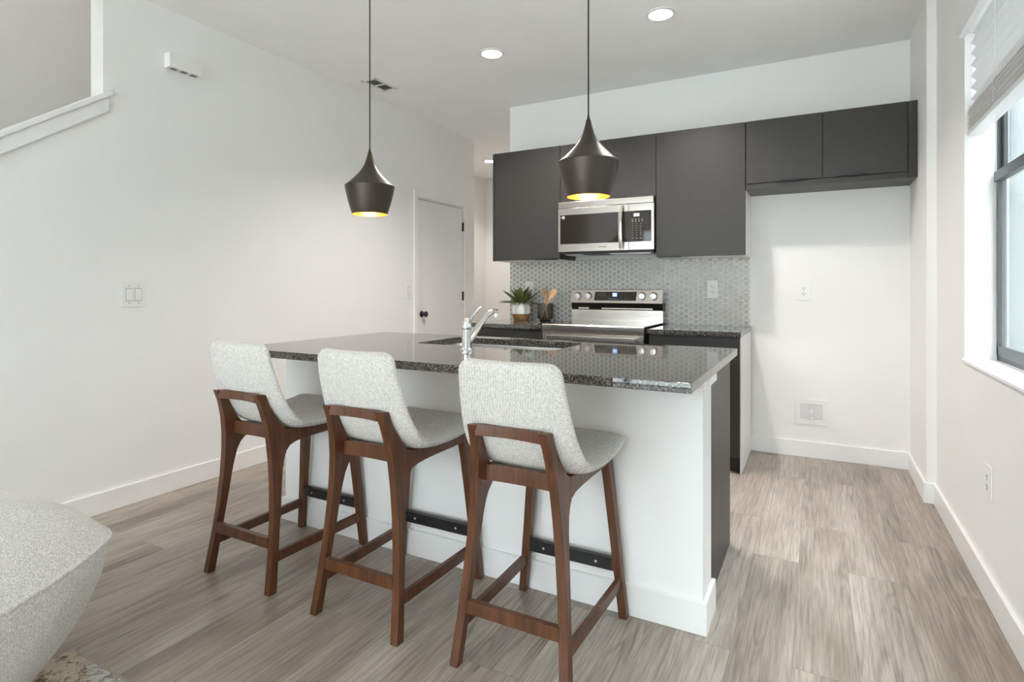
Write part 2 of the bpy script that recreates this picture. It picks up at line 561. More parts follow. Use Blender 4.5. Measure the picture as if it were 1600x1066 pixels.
b = B().box(-2.436, 0.75, YB, YB + 0.12, 0, H)
struct('wall_back', b, 'wall', 'white kitchen wall behind the dark cabinets', smooth=None)
# right wall with window opening
WY0, WY1, WZ0, WZ1 = 1.36, 3.18, 0.862, 2.36
b = B()
b.box(XR, XR + 0.143, -3.2, WY0, 0, H)
b.box(XR, XR + 0.143, WY1, 3.857, 0, H)
b.box(XR, XR + 0.143, WY0, WY1, 0, WZ0)
b.box(XR, XR + 0.143, WY0, WY1, WZ1, H)
b.box(XJ, XR + 0.143, 3.857, YB, 0, H)
struct('wall_right', b, 'wall', 'white wall with the window, jogging in by the fridge alcove', smooth=None)
# rear wall (behind the viewer) with patio door
b = B()
b.box(-4.37, -3.2, -3.35, -3.2, 0, H)
b.box(0.3, XR + 0.143, -3.35, -3.2, 0, H)
b.box(-3.2, 0.3, -3.35, -3.2, 2.4, H)
struct('wall_rear', b, 'wall', 'white wall with the patio door', smooth=None)
d2 = thing('door_2', (-1.5, -3.3, 0), 'sliding glass patio door in the rear wall', 'door', kind='structure')
b = B()
for x in (-3.2, -2.05, -0.91, 0.24):
    b.box(x, x + 0.06, -3.31, -3.25, 0, 2.4)
b.box(-3.2, 0.3, -3.31, -3.25, 0, 0.06); b.box(-3.2, 0.3, -3.31, -3.25, 2.34, 2.4)
ob('door_frame', b, 'frame', d2)
ob('pane', B().box(-3.14, 0.24, -3.283, -3.277, 0.06, 2.34), 'pane', d2, smooth=None)

# baseboards
BH, BT = 0.112, 0.015
def bb(name, label, *boxes):
    b = B()
    for q in boxes:
        b.box(*q, 0.0, BH, bev=0.002, seg=1)
    struct(name, b, 'trim', label)
bb('baseboard_left', 'white baseboard along the left wall', (XL, XL + BT, -3.2, 4.245), (XL, XL + BT, 5.165, 5.32))
bb('baseboard_back', 'white baseboard at the back of the fridge alcove', (-0.43, XJ, YB - BT, YB))
bb('baseboard_right', 'white baseboard along the right wall', (XR - BT, XR, -3.2, 3.857 - BT), (XJ - BT, XJ, 3.857 - BT, YB - BT), (XJ, XR, 3.857 - BT, 3.857))
bb('baseboard_hall', 'white baseboard in the hallway', (-4.37, -4.37 + BT, 5.32, 7.3), (-4.355, -2.436, 7.3 - BT, 7.3))

# stair cap and apron
b = B()
def capx(x0, x1, y0, y1, lo, hi):
    b.prism([(x0, y0, slope(y0) + lo), (x0, y1, slope(y1) + lo), (x0, y1, slope(y1) + hi), (x0, y0, slope(y0) + hi)], (x1 - x0, 0, 0), bev=0.0015)
capx(XL - 0.14, XL + 0.032, -0.6, 1.655, -0.002, 0.026)
capx(XL + 0.001, XL + 0.018, -0.6, 1.648, -0.082, -0.002)
struct('trim_1', b, 'trim', 'sloped white cap and apron board edging the stair opening')

# closet door on the left wall
d1 = thing('door_1', (XL, 4.70, 0), 'flat white closet door with black knob and hinges', 'door', kind='structure')
ob('door_panel', B().box(XL - 0.045, XL - 0.008, 4.318, 5.088, 0.012, 2.030, bev=0.002), 'doorpaint', d1)
b = B()
b.box(XL - 0.12, XL + 0.0, 4.295, 4.313, 0, 2.045); b.box(XL - 0.12, XL, 5.093, 5.11, 0, 2.045); b.box(XL - 0.12, XL, 4.295, 5.11, 2.034, 2.052)
b.box(XL + 0.0005, XL + 0.016, 4.248, 4.303, 0, 2.10, bev=0.003); b.box(XL + 0.0005, XL + 0.016, 5.103, 5.160, 0, 2.10, bev=0.003); b.box(XL + 0.0005, XL + 0.016, 4.303, 5.103, 2.043, 2.10, bev=0.003)
ob('door_casing', b, 'trim', d1)
kn = ob('door_knob', B().lathe([(0.029, 0), (0.031, 0.004), (0.026, 0.009), (0.012, 0.012), (0.011, 0.03), (0.02, 0.036), (0.027, 0.046), (0.027, 0.056), (0.02, 0.064), (0.006, 0.067)], (XL - 0.008, 4.385, 0.936), 24, 'X'), 'blackmetal', d1)
for z in (0.30, 1.10, 1.835):
    ob('hinge', B().box(XL - 0.008, XL + 0.010, 5.085, 5.101, z - 0.047, z + 0.047, bev=0.003), 'blackmetal', d1)

# window on the right wall
w1 = thing('window_1', (0.69, 2.27, WZ0), 'dark framed window with raised white blind', 'window', kind='structure')
ob('window_sill', B().box(XR - 0.012, 0.69, WY0 - 0.02, WY1, WZ0 - 0.001, WZ0 + 0.012, bev=0.002), 'trim', w1)
b = B()
x0, x1 = 0.69, 0.718
b.box(x0, x1, WY0, WY0 + 0.03, WZ0 + 0.012, WZ1); b.box(x0, x1, WY1 - 0.018, WY1, WZ0 + 0.012, WZ1)
b.box(x0, x1, WY0, WY1, WZ0 + 0.012, WZ0 + 0.036); b.box(x0, x1, WY0, WY1, WZ1 - 0.03, WZ1)
b.box(x0, x1, 2.245, 2.295, WZ0, WZ1)
ob('window_frame', b, 'frame', w1)
zm = 1.668
for (ya, yb) in ((WY0 + 0.03, 2.245), (2.295, WY1 - 0.018)):
    b = B()
    b.box(0.683, 0.702, ya, ya + 0.026, WZ0 + 0.036, zm + 0.02, bev=0.003); b.box(0.683, 0.702, yb - 0.026, yb, WZ0 + 0.036, zm + 0.02, bev=0.003)
    b.box(0.683, 0.702, ya, yb, WZ0 + 0.036, WZ0 + 0.078, bev=0.003); b.box(0.674, 0.704, ya, yb, zm - 0.022, zm + 0.022, bev=0.004)
    sa = ob('lower_sash', b, 'frame', w1)
    ob('pane', B().box(0.690, 0.695, ya + 0.02, yb - 0.02, WZ0 + 0.06, zm - 0.01), 'pane', sa, smooth=None)
    b = B()
    b.box(0.702, 0.716, ya, ya + 0.03, zm, WZ1 - 0.03, bev=0.002); b.box(0.702, 0.716, yb - 0.03, yb, zm, WZ1 - 0.03, bev=0.002)
    b.box(0.702, 0.716, ya, yb, zm, zm + 0.03, bev=0.002); b.box(0.702, 0.716, ya, yb, WZ1 - 0.06, WZ1 - 0.03, bev=0.002)
    sb = ob('upper_sash', b, 'frame', w1)
    ob('pane', B().box(0.707, 0.711, ya + 0.02, yb - 0.02, zm + 0.015, WZ1 - 0.05), 'pane', sb, smooth=None)

# outside
b = B().box(0.80, 14, -9, 16, -0.4, -0.3)
b.box(-12, 0.80, -14, -3.4, -0.4, -0.3)
struct('ground_outside', b, 'ground', 'ground outside the window', smooth=None)
b = B().box(1.35, 6.0, 6.0, 12.0, -0.3, 6.0)
b.box(4.2, 6.0, -9.0, 6.0, -0.3, 6.0)  # unseen wing, added to cut low sky light reaching the left wall
struct('wall_outside_with_blocker', b, 'stucco', 'pale grey green stucco wall outside the window, plus an unseen wing added to block low sky', smooth=None)
b = B().box(1.20, 1.36, 5.92, 6.10, -0.3, 6.0)
struct('trim_outside', b, 'outwhite', 'white corner board outside the window', smooth=None)

# ------------------------------------------------------------------ blind
bl = thing('window_blind', (0.61, 2.27, 1.85), 'white slatted blind drawn halfway up in the window', 'blind')
ya, yb = WY0 + 0.012, WY1 - 0.008
b = B()
b.prism([(0.578, ya, 2.300), (0.556, ya, 2.308), (0.548, ya, 2.325), (0.545, ya, 2.385), (0.556, ya, 2.40), (0.578, ya, 2.40)], (0, yb - ya + 0.012, 0))
ob('valance', b, 'blind', bl)
ob('headrail', B().box(0.585, 0.645, ya, yb, 2.315, 2.357), 'blind', bl)
b = B()
th = R(-50)
z = 2.300
while z > 1.995:
    rows = []
    for yy in (ya, yb):
        row = []
        for top_ in (1, 0):
            for k in range(9):
                u = -1 + 2 * k / 8
                if not top_: u = -u
                off = 0.0042 * (1 - u * u) + (0.0016 if top_ else 0.0)
                row.append((0.612 + 0.025 * u * math.cos(th) - off * math.sin(th), yy, z + 0.025 * u * math.sin(th) + off * math.cos(th)))
        rows.append(row)
    V = b.grid(rows, closed=True)
    b.bm.faces.new(V[0]); b.bm.faces.new(V[1])
    z -= 0.0495
ob('slats', b, 'blind', bl, smooth=40, recalc=True)
b = B()
for k in range(11):
    zz = 1.886 + k * 0.0085
    jx = random.uniform(-0.003, 0.003)
    b.box(0.586 + jx, 0.636 + jx, ya, yb, zz, zz + 0.003, bev=0.001, seg=1)
ob('gathered_slats', b, 'blind', bl)
ob('bottom_rail', B().box(0.584, 0.638, ya, yb, 1.860, 1.882, bev=0.004), 'blind', bl)
for y in (3.10, 2.72, 2.27, 1.75):
    b = B()
    b.tube([(0.583, y, 2.31), (0.583, y, 2.12), (0.583, y, 1.98)], 0.0011, 6)
    b.tube([(0.641, y, 2.31), (0.641, y, 1.98)], 0.0011, 6)
    rnd = random.Random(int(y * 100))
    pts = [(0.580 + rnd.uniform(-0.006, 0.001), y + rnd.uniform(-0.014, 0.014), 1.98 - i * 0.009) for i in range(13)]
    b.tube(pts, 0.0014, 6)
    b.tube([(0.578 - 0.002 * (i % 2), y + 0.012 * math.sin(i * 1.7), 1.98 - i * 0.0095) for i in range(12)], 0.0012, 6)
    ob('ladder_cord', b, 'blind', bl)

# ------------------------------------------------------------------ ceiling fittings
def downlight(x, y, label, energy):
    t = thing('recessed_light', (x, y, H), label, 'ceiling light', 'recessed ceiling lights')
    b = B().lathe([(0.094, 0), (0.094, -0.004), (0.086, -0.007), (0.068, -0.005), (0.066, -0.002), (0.066, 0)], (x, y, H), 40, cap=False)
    ob('trim_ring', b, 'trim', t)
    ob('lens', B().lathe([(0.0665, -0.0015), (0.066, -0.003), (0.04, -0.0045), (0.001, -0.005)], (x, y, H), 40), 'lens', t)
    lamp('downlight_lamp', 'SPOT', (x, y, H - 0.012), (0, 0, 0), energy, (1.0, 0.93, 0.865), spot_size=R(132), spot_blend=0.7, shadow_soft_size=0.085)
downlight(-0.818, 3.385, 'lit round recessed light in the ceiling, nearer the window', 105)
downlight(-1.986, 3.40, 'lit round recessed light in the ceiling between the hanging lamp cords', 105)
downlight(-3.70, 6.29, 'small lit recessed light in the hallway ceiling beside the dark wall cabinet', 60)

lamp('upstairs_lamp', 'POINT', (-3.92, 0.6, 4.95), (0, 0, 0), 17, (1.0, 0.97, 0.92), shadow_soft_size=0.12)

v = thing('air_vent', (-3.075, 3.497, H), 'white slotted air vent in the ceiling near the left wall', 'vent')
x0, x1, y0, y1 = -3.150, -3.000, 3.360, 3.634
b = B()
b.box(x0, x1, y0, y0 + 0.028, H - 0.006, H, bev=0.002); b.box(x0, x1, y1 - 0.028, y1, H - 0.006, H, bev=0.002)
b.box(x0, x0 + 0.026, y0, y1, H - 0.006, H, bev=0.002); b.box(x1 - 0.026, x1, y0, y1, H - 0.006, H, bev=0.002)
b.box(x0, x1, 3.490, 3.504, H - 0.006, H)
ob('vent_frame', b, 'trim', v)
ob('vent_opening', B().box(x0 + 0.02, x1 - 0.02, y0 + 0.02, y1 - 0.02, H - 0.0015, H), 'slot', v, smooth=None)
b = B()
for k in range(6):
    xx = x0 + 0.030 + k * 0.0165
    b.prism([(xx, y0 + 0.02, H - 0.001), (xx + 0.008, y0 + 0.02, H - 0.006), (xx + 0.0095, y0 + 0.02, H - 0.006), (xx + 0.0015, y0 + 0.02, H - 0.001)], (0, y1 - y0 - 0.04, 0))
ob('louvers', b, 'trim', v, smooth=None)

# pendants
PY, RZ = 2.13, 1.686
def pendant(x, label):
    t = thing('pendant_lamp', (x, PY, H), label, 'pendant lamp', 'bronze pendant lamps over the island')
    def Z(h): return RZ + h
    ob('ceiling_canopy', B().lathe([(0.058, H), (0.058, H - 0.018), (0.05, H - 0.024), (0.006, H - 0.026)], (x, PY, 0), 36), 'blackmetal', t)
    ob('cord', B().tube([(x, PY, H - 0.02), (x, PY, Z(0.186))], 0.0032, 10), 'cord', t)
    ob('cord_grip', B().lathe([(0.004, 0.188), (0.0055, 0.176), (0.0085, 0.168), (0.0105, 0.164), (0.0105, 0.160)], (x, PY, RZ), 24), 'blackmetal', t)
    out = [(0.0100, 0.163), (0.0125, 0.152), (0.0165, 0.137), (0.0245, 0.112), (0.036, 0.090), (0.053, 0.066), (0.074, 0.044), (0.098, 0.020), (0.1185, 0.0035), (0.1205, 0.0),
           (0.1190, -0.004), (0.1165, -0.02), (0.1060, -0.066), (0.0950, -0.104), (0.0845, -0.136)]
    inn = [(0.0835, -0.136), (0.0940, -0.104), (0.1050, -0.066), (0.1150, -0.02), (0.1165, 0.0), (0.096, 0.017), (0.072, 0.041), (0.05, 0.064), (0.033, 0.088), (0.02, 0.112)]
    sh = ob('shade', B().lathe(out, (x, PY, RZ), 72, cap=False), 'shade', t, smooth=28)
    ob('gold_lining', B().lathe(inn, (x, PY, RZ), 72, cap=False), 'gold', sh, smooth=28)
    ob('rim', B().lathe([(0.0845, -0.136), (0.084, -0.1372), (0.0835, -0.136)], (x, PY, RZ), 72, cap=False), 'shade', sh)
    ob('socket', B().lathe([(0.018, 0.115), (0.018, 0.035), (0.014, 0.03)], (x, PY, RZ), 24), 'blackmetal', t)
    ob('bulb', B().lathe([(0.012, 0.036), (0.015, 0.02), (0.026, -0.008), (0.032, -0.034), (0.030, -0.058), (0.021, -0.078), (0.008, -0.088), (0.001, -0.0895)], (x, PY, RZ), 32), 'bulb', t)
    return t
pendant(-1.937, 'dark bronze pendant lamp with gold lining hanging against the white wall')
pendant(-0.800, 'dark bronze pendant lamp with gold lining hanging in front of the microwave')

# ------------------------------------------------------------------ wall plates
def wallbox(face, u, z, n, size):
    pass
def plate(name, label, cat, face, u0, u1, z0, z1, pos, kind, group=None):
    """face: 'x+' plate on the left wall looking +x, 'x-' on the right wall, 'y-' on a wall looking at -y"""
    uc, zc = (u0 + u1) / 2, (z0 + z1) / 2
    def bx(B_, a0, a1, c0, c1, d0, d1, bev=0.0):
        if face == 'x+': B_.box(pos + d0, pos + d1, a0, a1, c0, c1, bev=bev)
        elif face == 'x-': B_.box(pos - d1, pos - d0, a0, a1, c0, c1, bev=bev)
        else: B_.box(a0, a1, pos - d1, pos - d0, c0, c1, bev=bev)
        return B_
    loc = (pos, uc, z0) if face[0] == 'x' else (uc, pos, z0)
    t = thing(name, loc, label, cat, group)
    ob('plate', bx(B(), u0, u1, z0, z1, 0.0005, 0.007, 0.002), 'white', t)
    if kind == 'outlet':
        ob('socket_face', bx(B(), uc - 0.017, uc + 0.017, zc - 0.034, zc + 0.034, 0.007, 0.0095, 0.001), 'white', t)
        b = B()
        for dz in (0.018, -0.018):
            bx(b, uc - 0.009, uc - 0.0065, zc + dz - 0.002, zc + dz + 0.008, 0.0094, 0.0102)
            bx(b, uc + 0.0065, uc + 0.009, zc + dz - 0.002, zc + dz + 0.008, 0.0094, 0.0102)
            bx(b, uc - 0.0028, uc + 0.0028, zc + dz - 0.011, zc + dz - 0.006, 0.0094, 0.0102)
        ob('socket_slots', b, 'slot', t, smooth=None)
    else:
        nk = kind
        for k in range(nk):
            c = uc + (k - (nk - 1) / 2) * 0.046
            ob('rocker_surround', bx(B(), c - 0.018, c + 0.018, zc - 0.035, zc + 0.035, 0.0068, 0.0074), 'greyslot', t, smooth=None)
            ob('rocker', bx(B(), c - 0.0165, c + 0.0165, zc - 0.0325, zc + 0.0325, 0.007, 0.0105, 0.0015), 'white', t)
            for dz in (-0.048, 0.048):
                ob('screw', bx(B(), c - 0.0025, c + 0.0025, zc + dz - 0.0025, zc + dz + 0.0025, 0.0069, 0.0076), 'greyslot', t, smooth=None)
    return t
plate('light_switch', 'wide white double rocker switch on the bare left wall', 'light switch', 'x+', 1.714, 1.838, 1.084, 1.218, XL, 2)
plate('light_switch', 'narrow white single rocker switch beside the closet door', 'light switch', 'x+', 4.140, 4.218, 1.095, 1.228, XL, 1)
plate('wall_outlet', 'white outlet on the grey hexagon tiles right of the range', 'outlet', 'y-', -0.734, -0.654, 1.110, 1.244, YB - 0.014, 'outlet')
plate('wall_outlet', 'white outlet on the hexagon tiles partly behind the agave', 'outlet', 'y-', -2.275, -2.195, 1.110, 1.244, YB - 0.014, 'outlet')
plate('wall_outlet', 'white outlet high on the back wall of the empty fridge alcove', 'outlet', 'y-', -0.126, -0.043, 1.101, 1.228, YB, 'outlet')
plate('wall_outlet', 'white outlet low on the right wall below the window', 'outlet', 'x-', 2.715, 2.797, 0.388, 0.515, XR, 'outlet')

# water supply box in the alcove
t = thing('water_supply_box', (-0.037, YB, 0.226), 'white recessed water valve box low in the fridge alcove', 'valve box')
b = B()
x0, x1, z0, z1 = -0.140, 0.066, 0.228, 0.408
b.box(x0, x1, YB - 0.008, YB, z1 - 0.036, z1, bev=0.002); b.box(x0, x1, YB - 0.008, YB, z0, z0 + 0.036, bev=0.002)
b.box(x0, x0 + 0.034, YB - 0.008, YB, z0 + 0.03, z1 - 0.03, bev=0.002); b.box(x1 - 0.034, x1, YB - 0.008, YB, z0 + 0.03, z1 - 0.03, bev=0.002)
ob('box_flange', b, 'white', t)
ob('box_recess', B().box(x0 + 0.03, x1 - 0.03, YB - 0.003, YB - 0.0005, z0 + 0.03, z1 - 0.03), simple('box_inside', (0.72, 0.72, 0.73), 0.6), t, smooth=None)
b = B()
b.lathe([(0.012, 0.264), (0.012, 0.285), (0.007, 0.287), (0.007, 0.31), (0.010, 0.312), (0.010, 0.335), (0.006, 0.338), (0.006, 0.366)], (-0.036, YB - 0.014, 0), 20)
b.lathe([(0.011, -0.006), (0.011, 0.002)], (-0.036, YB - 0.026, 0.322), 16, 'Y')
ob('valve', b, 'white', t)

# door chime
t = thing('door_chime', (XL, 2.04, 2.455), 'white rectangular door chime box high on the left wall', 'door chime')
ob('cover', B().box(XL + 0.0005, XL + 0.055, 1.945, 2.140, 2.462, 2.548, bev=0.004), 'white', t)
for k in range(3):
    y = 1.965 + k * 0.06
    ob('sound_slot', B().box(XL + 0.012, XL + 0.046, y, y + 0.036, 2.4605, 2.4625), 'greyslot', t, smooth=None)

# ------------------------------------------------------------------ backsplash (hex tiles)
t = thing('backsplash', (-1.43, YB, CT), 'grey hexagon tile backsplash with pale grout between counter and wall cabinets', 'backsplash')
x0, x1, z0, z1 = -2.43, -0.436, CT, 1.425
ob('grout_bed', B().box(x0, x1, YB - 0.0118, YB - 0.0005, z0, z1), 'grout', t, smooth=None)
b = B()
P = 0.0412
cw = P * math.sqrt(3) / 2
rr = (P - 0.0066) / math.sqrt(3)
def clip(poly, ax, lim, keep_less):
    out = []
    for i in range(len(poly)):
        a, c = poly[i], poly[(i + 1) % len(poly)]
        ia = (a[ax] <= lim) if keep_less else (a[ax] >= lim)
        ic = (c[ax] <= lim) if keep_less else (c[ax] >= lim)
        if ia: out.append(a)
        if ia != ic:
            f = (lim - a[ax]) / (c[ax] - a[ax])
            out.append(tuple(a[k] + f * (c[k] - a[k]) for k in range(2)))
    return out
i = 0
x = x0 + 0.006
while x < x1 + cw:
    z = z0 - P + (P / 2 if i % 2 else 0)
    while z < z1 + P:
        poly = [(x + rr * math.cos(R(60 * k)), z + rr * math.sin(R(60 * k))) for k in range(6)]
        for ax, lim, kl in ((0, x0 + 0.001, False), (0, x1 - 0.001, True), (1, z0 + 0.001, False), (1, z1 - 0.001, True)):
            if poly: poly = clip(poly, ax, lim, kl)
        if len(poly) >= 3:
            bm = b.bm
            cxm = sum(p[0] for p in poly) / len(poly); czm = sum(p[1] for p in poly) / len(poly)
            back = [bm.verts.new((p[0], YB - 0.0095, p[1])) for p in poly]
            mid = [bm.verts.new((p[0], YB - 0.0122, p[1])) for p in poly]
            fr = [bm.verts.new((cxm + (p[0] - cxm) * 0.93, YB - 0.0135, czm + (p[1] - czm) * 0.93)) for p in poly]
            n = len(poly)
            for k in range(n):
                k2 = (k + 1) % n
                bm.faces.new((back[k2], back[k], mid[k], mid[k2]))
                bm.faces.new((mid[k2], mid[k], fr[k], fr[k2]))
            bm.faces.new(fr[::-1])
        z += P
    x += cw
    i += 1
ob('hex_tiles', b, 'hextile', t, smooth=None, recalc=True)

# ------------------------------------------------------------------ wall cabinets
YF = 4.165
def wall_cabinet(label, x0, x1, z0, z1, doors, sides=None):
    t = thing('wall_cabinet', ((x0 + x1) / 2, YB, z0), label, 'cabinet')
    ob('carcass', B().box(x0 + 0.001, x1 - 0.001, YF + 0.021, YB - 0.001, z0, z1), sides or 'cab', t)
    for (a, c, zb) in doors:
        d = ob('cabinet_door', B().box(a, c, YF, YF + 0.019, zb, z1 - 0.001, bev=0.0012, seg=1), 'cab', t)
        yield t, d, a, c, zb
def edge_pull(parent, a, c, z, y):
    ob('edge_pull', B().box(a, c, y - 0.010, y + 0.012, z - 0.0035, z + 0.002, bev=0.001, seg=1).prism([(a, y - 0.010, z - 0.0035), (c, y - 0.010, z - 0.0035), (c - 0.012, y - 0.010, z + 0.0125), (a + 0.012, y - 0.010, z + 0.0125)], (0, 0.0095, 0)), 'blackmetal', parent)
ZT = 2.320
T = list(wall_cabinet('tall dark wall cabinet left of the microwave', -2.422, -1.802, 1.415, ZT, [(-2.400, -1.8035, 1.415)]))
t = T[0][0]
ob('side_panel', B().box(-2.4225, -2.4035, YF + 0.002, YB - 0.001, 1.413, ZT), 'cab', t)
ob('under_panel', B().box(-2.40, -1.803, YF + 0.02, YB - 0.014, 1.411, 1.4155), 'whitepanel', t)
edge_pull(T[0][1], -2.02, -1.825, 1.415, YF)
T = list(wall_cabinet('short dark two door wall cabinet above the microwave', -1.802, -1.041, 1.862, ZT, [(-1.8005, -1.4235, 1.862), (-1.4205, -1.0425, 1.862)]))
for (t, d, a, c, zb) in T:
    edge_pull(d, (c - 0.18) if a < -1.6 else a + 0.02, (c - 0.02) if a < -1.6 else a + 0.18, zb, YF)
T = list(wall_cabinet('tall dark wall cabinet between the microwave and the fridge alcove', -1.041, -0.4315, 1.412, ZT, [(-1.0395, -0.433, 1.412)]))
t, d = T[0][0], T[0][1]
ob('side_panel', B().box(-0.4325, -0.4305, YF + 0.0205, YB - 0.001, 1.412, 1.857), 'whitepanel', t, label='white side panel')
ob('under_panel', B().box(-1.04, -0.433, YF + 0.02, YB - 0.014, 1.408, 1.4125), 'whitepanel', t)
edge_pull(d, -1.02, -0.86, 1.412, YF)
T = list(wall_cabinet('low wide dark wall cabinet above the empty fridge alcove', -0.4305, XJ - 0.001, 1.857, ZT, [(-0.4285, 0.0275, 1.895), (0.0305, 0.482, 1.895)]))
t = T[0][0]
edge_pull(T[0][1], -0.225, -0.06, 1.896, YF)
edge_pull(T[1][1], 0.118, 0.278, 1.896, YF)
ob('filler_strip', B().box(0.487, XJ - 0.001, YF + 0.002, YF + 0.021, 1.857, ZT), 'cab', t)
ob('bottom_rail', B().box(-0.4285, 0.486, YF + 0.003, YF + 0.021, 1.857, 1.8905), 'cab', t)

# ------------------------------------------------------------------ microwave
mw = thing('microwave', (-1.4215, YB, 1.43), 'stainless over-range microwave with dark glass door', 'microwave')
x0, x1, ym = -1.799, -1.044, 4.118
z0, z1 = 1.468, 1.858
ob('casing', B().box(x0 + 0.004, x1 - 0.001, ym + 0.03, YB - 0.002, z0 - 0.002, z1 + 0.002), 'blackplastic', mw)
xd = -1.232
ob('vent_strip', B().box(x0, x1 - 0.004, ym + 0.002, ym + 0.03, 1.8115, 1.858, bev=0.003), 'steel', mw)
b = B()
zb, zt = 1.529, 1.755
fx0, fx1 = x0 + 0.016, xd
b.box(x0, xd - 0.001, ym, ym + 0.03, zt, 1.8085, bev=0.002); b.box(x0, xd - 0.001, ym, ym + 0.03, z0, zb, bev=0.002); b.box(x0, fx0, ym, ym + 0.03, zb - 0.004, zt + 0.004, bev=0.002)
dr = ob('oven_door', b, 'steel', mw)
ob('door_window', B().box(fx0 - 0.001, fx1, ym + 0.0015, ym + 0.028, zb - 0.001, zt + 0.001), 'blackglass', dr, smooth=None)
b = B()
hx = -1.285
rows = []
for k in range(15):
    u = k / 14
    y_ = ym - 0.020 - 0.024 * math.sin(math.pi * u)
    z_ = 1.802 - u * 0.326
    rows.append([(hx - 0.015, y_ + 0.004, z_), (hx - 0.013, y_ - 0.003, z_), (hx, y_ - 0.006, z_), (hx + 0.013, y_ - 0.003, z_), (hx + 0.015, y_ + 0.004, z_), (hx, y_ + 0.007, z_)])
V = b.grid(rows, closed=True); b.bm.faces.new(V[0]); b.bm.faces.new(V[-1])
bmesh.ops.recalc_face_normals(b.bm, faces=b.bm.faces)
b.box(hx - 0.011, hx + 0.011, ym - 0.026, ym + 0.004, 1.783, 1.803, bev=0.003); b.box(hx - 0.011, hx + 0.011, ym - 0.026, ym + 0.004, 1.475, 1.495, bev=0.003)
ob('door_handle', b, 'steel', dr)
b = B()
b.box(xd + 0.001, x1, ym + 0.001, ym + 0.03, zt, 1.8085, bev=0.002); b.box(xd + 0.001, x1, ym + 0.001, ym + 0.03, z0, zb, bev=0.002)
b.box(x1 - 0.020, x1, ym + 0.001, ym + 0.03, zb - 0.004, zt + 0.004, bev=0.002)
pn = ob('control_panel', b, 'steel', mw)
ob('panel_glass', B().box(xd, x1 - 0.019, ym + 0.002, ym + 0.028, zb - 0.001, zt + 0.001), 'blackglass', pn, smooth=None)
ob('display', B().box(-1.193, -1.152, ym + 0.0008, ym + 0.0025, 1.715, 1.736), 'lcd', pn, smooth=None)
def mark(x0_, x1_, ya_, yb_, z0_, z1_, m_, par):
    ob('key_mark', B().box(x0_, x1_, ya_, yb_, z0_, z1_), m_, par, smooth=None)
for r_ in range(2):
    for c_ in range(4):
        mark(-1.207 + c_ * 0.024, -1.198 + c_ * 0.024, ym + 0.001, ym + 0.0025, 1.690 - r_ * 0.014, 1.694 - r_ * 0.014, 'print', pn)
for r_ in range(6):
    for c_ in range(3):
        w_ = 0.0035 if c_ < 2 else 0.005
        mark(-1.203 + c_ * 0.031 - w_ / 2, -1.203 + c_ * 0.031 + w_ / 2, ym + 0.001, ym + 0.0025, 1.659 - r_ * 0.0165, 1.6625 - r_ * 0.0165, 'print', pn)
for c_ in range(3):
    mark(-1.206 + c_ * 0.031, -1.198 + c_ * 0.031, ym + 0.001, ym + 0.0025, 1.552, 1.5555, 'print', pn)
ob('sticker', B().box(-1.765, -1.744, ym + 0.0008, ym + 0.0016, 1.727, 1.749).box(-1.785, -1.768, ym + 0.0008, ym + 0.0016, 1.736, 1.740), 'print', dr, smooth=None, label='small white sticker')
b = B()
b.box(x0 + 0.02, x1 - 0.005, ym + 0.015, ym + 0.30, 1.450, 1.4665, bev=0.004)
b.box(-1.60, -1.42, ym + 0.04, ym + 0.16, 1.444, 1.451)
ob('underside', b, 'blackplastic', mw)
ob('grease_filter', B().box(-1.76, -1.62, ym + 0.06, ym + 0.24, 1.4455, 1.4505), 'sinksteel', mw)
ob('grease_filter', B().box(-1.40, -1.08, ym + 0.06, ym + 0.24, 1.4455, 1.4505), 'sinksteel', mw)

def text_mesh(name, body, size, mat, parent, loc, depth=0.0006):
    c = bpy.data.curves.new(name, 'FONT')
    c.body = body; c.size = size; c.extrude = depth; c.align_x = 'CENTER'; c.align_y = 'CENTER'
    o = bpy.data.objects.new(name + '_source', c)
    COL.objects.link(o)
    bpy.context.view_layer.update()
    me = bpy.data.meshes.new_from_object(o.evaluated_get(bpy.context.evaluated_depsgraph_get()))
    bpy.data.objects.remove(o); bpy.data.curves.remove(c)
    me.transform(Matrix.Translation(Vector(loc) - root_of(parent).location) @ Matrix.Rotation(R(90), 4, 'X'))
    me.materials.clear(); me.materials.append(M[mat])
    o = bpy.data.objects.new(name, me)
    COL.objects.link(o); o.parent = parent
    return o
text_mesh('brand_lettering', 'SAMSUNG', 0.0135, 'ink', dr, (-1.434, ym - 0.0003, 1.499))

# ------------------------------------------------------------------ base cabinets, counters behind
def base_cabinet(label, x0, x1, pull):
    t = thing('base_cabinet', ((x0 + x1) / 2, YB, 0), label, 'cabinet')
    ob('carcass', B().box(x0 + 0.002, x1 - 0.002, 3.879, YB - 0.016, 0.10, CT - 0.036), 'cab', t)
    ob('toe_kick', B().box(x0 + 0.002, x1 - 0.001, 3.925, 3.94, 0.0, 0.105), 'cab', t)
    d = ob('cabinet_door', B().box(x0 + 0.002, x1 - 0.002, 3.858, 3.877, 0.105, CT - 0.044, bev=0.0012, seg=1), 'cab', t)
    edge_pull(d, pull[0], pull[1], CT - 0.044 - 0.001, 3.858)
    return t
t = base_cabinet('dark base cabinet under the right hand counter beside the fridge alcove', -1.012, -0.432, (-0.985, -0.80))
ob('side_panel', B().box(-0.4325, -0.4265, 3.872, YB - 0.016, 0.0, CT - 0.0335), 'whitepanel', t, label='white side panel')
base_cabinet('dark base cabinet left of the range under the agave', -2.425, -1.815, (-2.06, -1.90))
def slab(x0, x1, y0, y1): return B().box(x0, x1, y0, y1, CT - 0.032, CT, bev=0.003)
